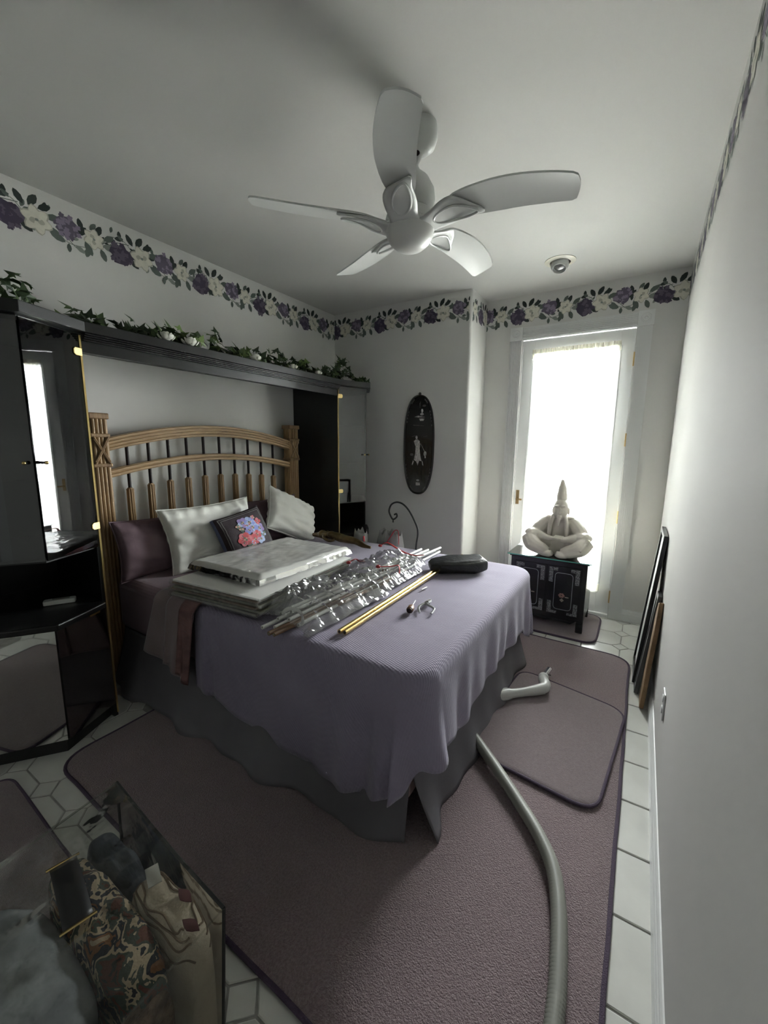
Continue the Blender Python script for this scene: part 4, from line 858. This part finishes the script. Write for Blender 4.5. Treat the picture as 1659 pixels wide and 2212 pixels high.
# ------------------------------------------------------------------ oval lacquer plaque
mat('lacquer', (0.010, 0.009, 0.009), 0.22, coat=.4); mat('pearl', (0.46, 0.45, 0.43), 0.3, var=.35, vscale=60); mat('pearl_dim', (0.10, 0.095, 0.09), 0.4, var=.3, vscale=60)
PC = Vector((1.0, YC, 1.448)); pq = thing('oval_plaque', (1.0, YC - .01, .99), 'tall oval black lacquer plaque inlaid with a robed pearl figure', 'plaque')
def sup(a, hw, hh): c, s = math.cos(a), math.sin(a); return (hw * math.copysign(abs(c) ** .8, c), hh * math.copysign(abs(s) ** .8, s))
Tq = frame_T(PC - Y * .004, X, Z, -Y)
MB().prism([sup(6.2832 * k / 72, .158, .458) for k in range(72)], 0, .012, T=Tq).build('board', 'lacquer', pq, bevel=.003)
MB().tube([Tq @ Vector((*sup(6.2832 * k / 72, .150, .450), .013)) for k in range(72)], .009, 8, closed=True).build('rim', 'lacquer', pq)
b = MB()
for k in range(72):
    if (k % 36) in (4, 5, 6, 7, 8, 12, 13, 14, 28, 29, 30, 31, 22, 23, 24): p = sup(6.2832 * k / 72, .138, .436); b.box(p[0] - .006, p[0] + .006, p[1] - .009, p[1] + .009, .012, .0132, T=Tq)
b.build('rim_inlay', 'pearl_dim', pq)
def inl(shapes, nm, mt):
    b = MB()
    for s_ in shapes: b.prism(s_, .012, .0138, T=Tq)
    b.build(nm, mt, pq)
def disc(x, y, r, ry=None, n=10): return [(x + r * math.cos(6.283 * k / n), y + (ry or r) * math.sin(6.283 * k / n)) for k in range(n)]
inl([disc(-.022, .075, .011, .016), [(-.05, .04), (-.03, .055), (-.012, .058), (.012, .04), (.018, .0), (.012, -.03), (.022, -.1), (.035, -.145), (.01, -.14), (-.004, -.185), (-.02, -.15), (-.045, -.135), (-.032, -.07), (-.03, -.01)], [(-.055, -.14), (-.045, -.15), (-.06, -.185), (-.068, -.18)], [(.038, -.14), (.048, -.15), (.055, -.185), (.045, -.18)]], 'robed_figure', 'pearl')
inl([[(.02, .02), (.024, .016), (.068, -.055), (.064, -.058)], disc(.07, -.075, .014, .024), disc(.072, -.105, .006, .012)], 'lantern', 'pearl')
inl([[(-.0, .245), (.055, .245), (.045, .225), (.01, .225)], disc(.028, .285, .018, .012), disc(.03, .315, .011, .018), [(-.05, .262), (-.01, .272), (.06, .258), (-.0, .255)]], 'fruit_bowl', 'pearl')
inl([[(-.02, -.345), (.022, -.345), (.024, -.372), (-.02, -.375)], disc(.0, -.325, .016, .009)], 'pot', 'pearl')
inl([[(-.06, .19), (.05, .182), (.05, .178), (-.06, .184)], [(-.07, .085), (-.035, .092), (-.035, .088), (-.07, .08)], [(.05, .085), (.085, .09), (.085, .084), (.05, .08)], disc(-.07, -.085, .018, .012), disc(.05, .36, .018, .01), [(.0, .38), (.006, .34), (.012, .40)]], 'rocks', 'pearl_dim')
MB().prism(disc(0, .468, .012, .014), 0, .012, T=Tq).build('hanger', 'pearl_dim', pq)
# ------------------------------------------------------------------ black chest, its glass top and the seated statue
mat('chest_lacquer', (0.012, 0.013, 0.016), 0.25, coat=.3); mat('mosaic_pearl', (0.15, 0.155, 0.16), 0.35, var=.9, vscale=120); mat('inlay_line', (0.24, 0.25, 0.26), 0.4); mat('stone_rose', (0.30, 0.16, 0.13), 0.4); mat('stone_cream', (0.42, 0.37, 0.28), 0.4)
ch = thing('lacquer_chest', (2.23, 3.55, .016), 'black lacquer chest with two inlaid doors under the statue', 'chest')
cx0, cx1, cy0, cy1, cz0, cz1 = 1.945, 2.515, 3.355, 3.775, .055, .565
MB().box(cx0, cx1, cy0, cy1, .105, cz1).build('body', 'chest_lacquer', ch, bevel=.004)
for x in (cx0, cx1 - .05):
    for y in (cy0, cy1 - .045): MB().prism([(x, y), (x + .05, y), (x + .05, y + .045), (x, y + .045)], .0165, .105).build('foot', 'chest_lacquer', ch, bevel=.004)
MB().box(cx0 - .012, cx1 + .012, cy0 - .012, cy1 + .012, cz1, cz1 + .012).build('top', 'chest_lacquer', ch, bevel=.003)
b = MB(); pr = [(cx0 + .05, .105), (cx0 + .09, .075), (2.16, .085), (2.23, .07), (2.30, .085), (cx1 - .09, .075), (cx1 - .05, .105)]
b.prism(pr, 0, .018, T=frame_T((0, cy0 + .02, 0), X, Z, -Y)); b.build('apron', 'chest_lacquer', ch)
for k in range(2):
    x0 = cx0 + .035 + k * .255; x1 = x0 + .245; z0, z1 = .135, .53
    dr = MB().box(x0, x1, cy0 - .010, cy0 + .002, z0, z1).build('door', 'chest_lacquer', ch, bevel=.002)
    for a0, a1, c0, c1 in ((x0 + .012, x0 + .075, z1 - .035, z1 - .01), (x1 - .075, x1 - .012, z1 - .035, z1 - .01), (x0 + .012, x0 + .042, z1 - .13, z1 - .036), (x1 - .042, x1 - .012, z1 - .13, z1 - .036), (x0 + .012, x0 + .042, z0 + .012, z0 + .11), (x1 - .042, x1 - .012, z0 + .012, z0 + .11), (x0 + .043, x0 + .085, z0 + .012, z0 + .032), (x1 - .085, x1 - .043, z0 + .012, z0 + .032)): MB().box(a0, a1, cy0 - .0115, cy0 - .009, c0, c1).build('mosaic_inlay', 'mosaic_pearl', dr)
    rp = round_poly([(x0 + .058, z0 + .05), (x1 - .058, z0 + .05), (x1 - .058, z1 - .05), (x0 + .058, z1 - .05)], .03, 5)
    MB().tube([(x, cy0 - .0105, z_) for x, z_ in rp], .0026, 6, closed=True).build('panel_line', 'inlay_line', dr)
    xm = (x0 + x1) / 2; b = MB()
    for q in range(6): a = q * 1.047; b.ell((xm + .014 * math.cos(a) - .008, cy0 - .011, .30 + .012 * math.sin(a)), (.010, .003, .008), 8, mi=0)
    for q in range(4): a = q * 1.571; b.ell((xm - .004 + .008 * math.cos(a), cy0 - .011, .262 + .008 * math.sin(a)), (.007, .003, .006), 8, mi=1)
    b.ell((xm + .03, cy0 - .0105, .29), (.016, .002, .004), 8, mi=1); b.build('stone_flower', ['stone_rose', 'stone_cream'], dr)
gt = thing('glass_top', (2.23, 3.56, .578), 'clear glass slab with green edges on top of the chest', 'glass')
MB().box(1.918, 2.545, 3.33, 3.80, .578, .586).build('slab', 'clear_glass', gt)
MB().box(1.918, 2.545, 3.3285, 3.331, .578, .586).build('edge', 'glass_edge', gt); MB().box(2.5445, 2.547, 3.33, 3.80, .578, .586).build('edge', 'glass_edge', gt)
mat('statue_cream', (0.70, 0.655, 0.575), 0.55, var=.05, vscale=10, bump=.15, bscale=60)
b = MB(); SX, SY, SZ = 2.265, 3.56, .587
def S(x, y, z_): return Vector((SX + x, SY + y, SZ + z_))
def st(pts, rs, n=12, flat=None):
    q = spline([S(*p) for p in pts], 5); b.tube(q, [lerp_tab([(i / (len(rs) - 1), r) for i, r in enumerate(rs)], k / (len(q) - 1)) for k in range(len(q))], n, flat=flat)
b.lathe([(.15, .0), (.155, .03), (.125, .09), (.104, .15), (.104, .21), (.112, .26), (.108, .29), (.075, .315), (.046, .33), (.04, .36)], 28, S(0, 0.01, 0), sx=1, sy=.62)
b.ell(S(.004, -.03, .385), (.056, .060, .068), 20); b.ell(S(.004, -.048, .345), (.054, .05, .062), 16); b.ell(S(.004, -.102, .362), (.011, .014, .030), 10); b.ell(S(.004, -.098, .312), (.024, .012, .012), 10)
b.ell(S(-.024, -.088, .398), (.020, .010, .007), 8); b.ell(S(.032, -.088, .398), (.020, .010, .007), 8); st([(.004, -.095, .300), (.004, -.100, .28), (.002, -.100, .24)], (.018, .011, .005), 8)
for s in (-1, 1): b.ell(S(.004 + s * .059, -.022, .352), (.008, .013, .030), 8)
st([(.004, -.02, .440), (.003, -.012, .47), (.001, -.004, .525), (-.003, -.004, .585), (-.006, -.008, .608)], (.040, .042, .033, .016, .003), 14)
for s in (-1, 1):
    st([(s * .072, .0, .282), (s * .108, -.005, .245), (s * .150, -.02, .19), (s * .168, -.045, .148)], (.034, .05, .06, .064)); st([(s * .165, -.05, .150), (s * .12, -.10, .148), (s * .065, -.128, .142), (s * .025, -.138, .142)], (.044, .033, .022, .016))
    b.ell(S(s * .024, -.142, .146), (.024, .024, .012), 10)
    st([(s * .08, .0, .06), (s * .15, -.05, .12), (s * .200, -.085, .142), (s * .216, -.095, .13)], (.075, .072, .062, .045)); st([(s * .212, -.095, .125), (s * .18, -.14, .085), (s * .11, -.155, .055), (s * .05, -.155, .035)], (.06, .062, .052, .036))
    st([(s * .09, -.165, .024), (s * .045, -.185, .026), (s * .014, -.192, .038)], (.026, .027, .022), 10)
    for k in range(6): st([(s * (.225 - .022 * k), -.165 + .004 * k, .13 - .012 * k), (s * (.19 - .026 * k), -.205 + .004 * k, .075 - .006 * k)], (.011, .008), 6)
    st([(s * .04, -.055, .32), (s * .058, -.080, .26), (s * .064, -.082, .19), (s * .066, -.075, .13)], (.016, .018, .016, .013), 8)
    b.ell(S(s * .07, -.005, .300), (.036, .04, .016), 10)
st([(.22, -.06, .10), (.252, -.05, .096), (.266, -.05, .092)], (.016, .012, .005), 8)
for i in range(len(b.v)): p = b.v[i]; b.v[i] = (p[0], p[1], max(p[2], SZ))
o = b.build('seated_statue', 'statue_cream', label='cream carved statue of a seated bearded man with a tall pointed cap', cat='statue', loc=(SX, SY, SZ))
q = o.modifiers.new('fuse', 'REMESH'); q.mode = 'VOXEL'; q.voxel_size = .0045; q.use_smooth_shade = True
q = o.modifiers.new('soften', 'SMOOTH'); q.factor = .5; q.iterations = 2
MB().box(-.034, .034, -.024, .024, 0, .012, T=Matrix.Translation((SX + .02, SY - .165, SZ + .155)) @ Matrix.Rotation(math.radians(-18), 4, 'Z') @ Matrix.Rotation(math.radians(20), 4, 'X')).build('book', 'statue_cream', o, bevel=.002)
# ------------------------------------------------------------------ frames leaning on the right wall, outlet
mat('frame_black', (0.012, 0.012, 0.013), 0.35); mat('picture_reflection', (0.66, 0.67, 0.66), .5); mat('frame_grey', (0.10, 0.105, 0.105), .4); mat('kraft', (0.34, 0.21, 0.11), 0.75, col2=(0.20, 0.12, 0.06), vscale=9, bump=.5, bscale=25)  # pale picture face: bright reflection of the omitted glass put into its colour
def lean(name, y0, y1, xb, h, th, ft, fm, label, xw=XR - .003):
    # slab leaning: foot at x = xb, top touching the wall
    t = thing(name, ((xb + xw) / 2, (y0 + y1) / 2, 0), label, 'picture'); a = math.asin(min(.9, (xw - xb - th) / h)); up = Vector((math.sin(a), 0, math.cos(a))); n = Vector((-math.cos(a), 0, math.sin(a)))
    T = frame_T(Vector((xb + th * math.cos(a), y0, .002)), Y, up, n); W_ = y1 - y0; fw = .03
    for q in ((0, W_, 0, fw), (0, W_, h - fw, h), (0, fw, fw, h - fw), (W_ - fw, W_, fw, h - fw)): MB().box(q[0], q[1], q[2], q[3], 0, th, T=T).build('frame_bar', fm, t, bevel=.002)
    MB().box(fw, W_ - fw, fw, h - fw, .004, th * .5, T=T).build('picture', ft, t)
    return t
lean('leaning_frame', 2.83, 3.19, 2.862, .945, .022, 'picture_reflection', 'frame_black', 'tall black framed picture leaning on the right wall')
lean('leaning_frame', 2.705, 2.815, 2.874, .62, .022, 'picture_reflection', 'frame_grey', 'narrow grey framed picture between the black frame and the brown board')
kb = thing('brown_board', (2.93, 2.62, 0), 'brown wood slab with an uneven edge leaning on the right wall', 'board')
prof = [(0, 0), (.13, 0), (.145, .2), (.13, .40), (.14, .52), (.10, .60), (.045, .62), (.02, .55), (.006, .42), (.02, .28), (-.008, .14)]
a = math.asin((XR - .004 - 2.90 - .02) / .62); T = frame_T(Vector((2.924, 2.55, .002)), Y, Vector((math.sin(a), 0, math.cos(a))), Vector((-math.cos(a), 0, math.sin(a))))
MB().prism(prof, 0, .022, T=T).build('slab', 'kraft', kb, bevel=.004)
ot = thing('wall_outlet', (XR, 1.93, .345), 'white outlet plate on the right wall', 'outlet')
MB().box(XR - .0065, XR - .0002, 1.90, 1.97, .345, .46).build('plate', 'trim_white', ot, bevel=.002)
for z_ in (.378, .427): MB().lathe([(.0165, 0), (.0165, .003), (.015, .0035)], 18, T=frame_T((XR - .0062, 1.935, z_), Y, Z, -X)).build('socket', 'trim_white', ot)
# ------------------------------------------------------------------ vacuum hose and handle
mat('hose_grey', (0.30, 0.30, 0.265), 0.45); mat('wand_plastic', (0.50, 0.50, 0.48), 0.3); mat('wand_dark', (0.06, 0.055, 0.055), .35)
vac = thing('vacuum_hose', (2.4, 1.6, .03), 'grey corrugated vacuum hose and handle lying on the rugs', 'vacuum hose')
path = [(2.224, 2.14, .061), (2.195, 2.07, .056), (2.16, 1.98, .05), (2.145, 1.90, .048), (2.17, 1.81, .050), (2.25, 1.735, .055), (2.38, 1.62, .050), (2.50, 1.51, .042), (2.595, 1.41, .042), (2.662, 1.31, .042), (2.70, 1.19, .042), (2.722, 1.06, .042), (2.735, .93, .042), (2.735, .75, .042), (2.70, .55, .04), (2.62, .36, .035), (2.55, .15, .03)]
pp = spline(path, 60)
dd = [0.0]
for a_, c_ in zip(pp, pp[1:]): dd.append(dd[-1] + (c_ - a_).length)
PITCH = .0105; nst = int(dd[-1] / PITCH * 2); res = []; j = 0
for k in range(nst):
    s = k * PITCH / 2
    while j < len(dd) - 2 and dd[j + 1] < s: j += 1
    t = (s - dd[j]) / max(1e-9, dd[j + 1] - dd[j]); res.append(pp[j] + (pp[j + 1] - pp[j]) * t)
MB().tube(res, [.0245 if k % 2 else .0190 for k in range(nst)], 14).build('hose', 'hose_grey', vac, sharp=180)
hd = [(2.222, 2.135, .062), (2.232, 2.15, .062), (2.262, 2.19, .06), (2.282, 2.212, .058), (2.335, 2.262, .058), (2.385, 2.305, .062), (2.425, 2.342, .068)]
MB().tube(hd, [.032, .0345, .034, .026, .0245, .0285, .031], 16).build('grip', 'wand_plastic', vac)
MB().tube(spline([(2.405, 2.324, .066), (2.432, 2.358, .07), (2.428, 2.395, .072), (2.412, 2.43, .068), (2.404, 2.46, .064)], 4), .029, 16).build('elbow', 'wand_plastic', vac)
MB().box(-.011, .011, -.002, .002, -.011, .011, T=Matrix.Translation((2.425, 2.309, .066)) @ Matrix.Rotation(math.radians(42), 4, 'Z')).build('switch', 'wand_dark', vac)
MB().tube([(2.406, 2.452, .065), (2.402, 2.482, .063)], .030, 16).build('collar', 'wand_plastic', vac)
MB().tube([(2.402, 2.48, .062), (2.412, 2.60, .056)], .0185, 14).build('wand_tube', 'chrome', vac); MB().tube([(2.425, 2.53, .06), (2.436, 2.53, .06)], .004, 8).build('button', 'wand_dark', vac)
MB().tube([(2.217, 2.129, .061), (2.223, 2.137, .062)], .0255, 14).build('cuff_ring', 'wand_dark', vac)
# ------------------------------------------------------------------ white remote in the cabinet niche
rm = thing('remote_handset', (.38, .80, .6505), 'small white handset lying in the open niche of the mirrored cabinet', 'remote')
T = rot_T((.385, .80, .651), 62); MB().prism(round_poly([(-.065, -.022), (.065, -.022), (.065, .022), (-.065, .022)], .012, 4), 0, .022, T=T).build('shell', 'plastic_white', rm, bevel=.004)
MB().box(-.03, .04, -.012, .012, .022, .0232, T=T).build('button_pad', 'board_grey', rm)
# ------------------------------------------------------------------ clear vinyl bag with folded blankets
film('vinyl', (.95, .96, .94), .10, 1.35, .01, cloud=(.03, (.5, .5, .47)), bump=.25, bscale=9)
mat('piping_black', (.012, .012, .012), .4)
bx0, bx1, by0, by1, bz = 1.50, 2.072, -.16, .475, .385
bag = thing('vinyl_bag', (1.78, .16, .013), 'clear vinyl storage bag with black piping in the near left corner', 'storage bag')
CT = {'fl': (bx0 + .03, by1 + .03, bz + .045), 'fr': (bx1, by1, bz + .01), 'nr': (bx1 - .02, by0, bz - .02), 'nl': (bx0, by0, bz - .02)}
def bil(a, b_, c, d, u, v): a, b_, c, d = map(Vector, (a, b_, c, d)); return (a * (1 - u) + b_ * u) * (1 - v) + (d * (1 - u) + c * u) * v
def sagf(u, v): return math.sin(math.pi * u) * math.sin(math.pi * v)
b = MB()
b.grid(lambda u, v: bil(CT['fl'], CT['fr'], CT['nr'], CT['nl'], u, v) + Z * (-.012 * sagf(u, v) + .010 * N3(u * 4, v * 4, 2) * sagf(u, v) ** .5 + .005 * N3(u * 11, v * 11, 2)), 26, 26)
b.build('top_panel', 'vinyl', bag, recalc=False)
def low(p): return (p[0] + (.02 if p[0] < 1.8 else -.012), p[1] - .015 if p[1] > .2 else p[1], .0145)
for nm, a, c in (('far_panel', 'fl', 'fr'), ('right_panel', 'fr', 'nr'), ('left_panel', 'nl', 'fl')):
    n_ = {'far_panel': Y, 'right_panel': X, 'left_panel': -X}[nm]
    MB().grid(lambda u, v: bil(CT[a], CT[c], low(CT[c]), low(CT[a]), u, v) + n_ * (.012 * sagf(u, v) + .006 * N3(u * 5, v * 5, 7)) * sagf(u, v) ** .3, 20, 14).build(nm, 'vinyl', bag, recalc=False)
MB().grid(lambda u, v: bil(low(CT['fl']), low(CT['fr']), low(CT['nr']), low(CT['nl']), u, v), 2, 2).build('bottom_panel', 'vinyl', bag, recalc=False)
for a, c in (('fl', 'fr'), ('fr', 'nr'), ('nl', 'fl')):
    q = [Vector(CT[a]) * (1 - k / 12) + Vector(CT[c]) * (k / 12) - Z * .010 * math.sin(math.pi * k / 12) for k in range(13)]; MB().tube(q, .0045 if a == 'fl' else .0022, 6).build('piping', 'piping_black' if a == 'fl' else 'vinyl', bag)
for a in ('fr', 'fl'): MB().tube([CT[a], low(CT[a])], .0042, 6).build('piping', 'piping_black', bag)
# contents: each blanket its own thing
mat('quilt_grey', (0.155, 0.165, 0.175), .85, col2=(0.24, 0.25, 0.26), vscale=14, bump=1.0, bscale=12)
def tapestry(name, cols, scale, dist):
    M = mat(name, cols[0], .9, bump=.3, bscale=220); nt = M.node_tree; p = nt.nodes['Principled BSDF']; tc = nt.nodes.new('ShaderNodeTexCoord')
    w = nt.nodes.new('ShaderNodeTexNoise'); w.inputs['Scale'].default_value = scale; w.inputs['Detail'].default_value = 3; w.inputs['Distortion'].default_value = dist; nt.links.new(tc.outputs['Object'], w.inputs[0])
    r = nt.nodes.new('ShaderNodeValToRGB'); r.color_ramp.interpolation = 'CONSTANT'; el_ = r.color_ramp.elements
    while len(el_) < len(cols): el_.new(.5)
    for i, c in enumerate(cols): el_[i].position = 0 if i == 0 else .34 + .34 * (i - 1) / (len(cols) - 2 or 1); el_[i].color = (*c, 1)
    nt.links.new(w.outputs[0], r.inputs[0]); nt.links.new(r.outputs[0], p.inputs['Base Color']); return M
tapestry('tapestry_print', [(.035, .03, .025), (.10, .035, .022), (.05, .06, .045), (.36, .28, .19), (.02, .022, .03), (.17, .075, .03), (.30, .23, .15)], 17, 0.8)
mat('blanket_cream', (0.50, 0.42, 0.32), .85, col2=(0.40, 0.33, 0.25), vscale=6, bump=.3, bscale=150); mat('cloth_navy', (.025, .03, .038), .6, col2=(.07, .08, .10), vscale=14, stretch=(1, 3, 1), bump=.4, bscale=30)
mat('fringe_brown', (.06, .03, .016), .9, col2=(.17, .10, .055), vscale=40, bump=.9, bscale=140); mat('leaf_maroon', (.10, .022, .025), .8); mat('tag_paper', (.42, .40, .36), .6); mat('seam_brown', (.16, .11, .07), .9)
def bundle(name, c, rx, ry, h, label, mt, seed, folds=5, rot=0, parts=None, roll=False):
    t = thing(name, (c[0], c[1], .016), label, 'blanket'); b = MB(); ca, sa = math.cos(rot), math.sin(rot)
    def f_(u, v):
        a = u * 2 * math.pi; q, s = math.cos(a), math.sin(a); k = (1 - max(0, (v - .35) / .65) ** 3.2) ** .5; k = max(k, .0) * (1 + .05 * N3(q * 2, s * 2, v * 4 + seed))
        x = rx * math.copysign(abs(q) ** .7, q) * k; y = ry * math.copysign(abs(s) ** .7, s) * k
        z_ = .0165 + (h - .0165) * math.sin(min(1, v * 1.02) * math.pi / 2) + (.012 * math.sin(x / rx * folds * 2.2 + 2 * N3(y * 8, x * 8, seed)) * v * v if not roll else 0)
        return Vector((c[0] + x * ca - y * sa, c[1] + x * sa + y * ca, z_))
    b.grid(f_, 56, 26); b.build('folds', mt, t, sharp=180); return t, f_
qg, _ = bundle('grey_quilt', (1.775, .115), .255, .165, .350, 'grey quilt folded in the near part of the vinyl bag', 'quilt_grey', 2, 5)
bundle('tapestry_blanket', (1.80, .335), .235, .058, .362, 'rust and tan patterned blanket rolled beside the grey quilt in the bag', 'tapestry_print', 4, 6)
cb, cf = bundle('cream_blanket', (1.925, .428), .135, .046, .362, 'cream blanket with stitched folds and maroon leaves in the bag', 'blanket_cream', 6, 4)
b = MB()
for v_ in (.62, .74, .83, .90):
    for a0 in (.04, .54): b.tube([cf(a0 + .42 * k / 24, v_ + .02 * math.sin(k * .7 + v_ * 40)) + Z * .001 for k in range(25)], .0024, 5)
b.build('stitch_line', 'seam_brown', cb)
for (x, y, z_, r) in ((1.955, .452, .372, .5), (2.02, .425, .366, 1.0)): MB().prism([(.024 * math.cos(a) * (1.1 if abs(math.cos(a)) > .9 else .7), .012 * math.sin(a)) for a in (k * .785 for k in range(8))], 0, .003, T=rot_T((x, y, z_), -10 + 20 * r)).build('leaf_motif', 'leaf_maroon', cb)
MB().box(-.028, .028, -.015, .015, 0, .002, T=rot_T((1.845, .437, .372), -20)).build('care_tag', 'tag_paper', cb)
bundle('navy_cloth', (1.655, .432), .125, .042, .325, 'dark navy cloth tucked under the pointed corner of the vinyl bag', 'cloth_navy', 12, 3)
bundle('brown_fringe_throw', (2.03, .30), .022, .065, .30, 'brown fringed throw low in the bag against its right side', 'fringe_brown', 15, 3)
# black card strip with gold clips lying on the bag top
cs = thing('card_strip', (1.74, .29, .39), 'black card strip with gold edges lying on the vinyl bag', 'card')
T = rot_T((1.738, .302, .398), -12, 0, 0)
MB().grid(lambda u, v: T @ Vector(((u - .5) * .19, (v - .5) * .055, .012 * math.sin(math.pi * u))), 12, 3).build('strip', 'piping_black', cs, solid=.002)
for s in (-1, 1): MB().tube([T @ Vector((s * .096, -.034, .001)), T @ Vector((s * .096, .034, .001))], .003, 6).build('gold_clip', 'brass', cs)
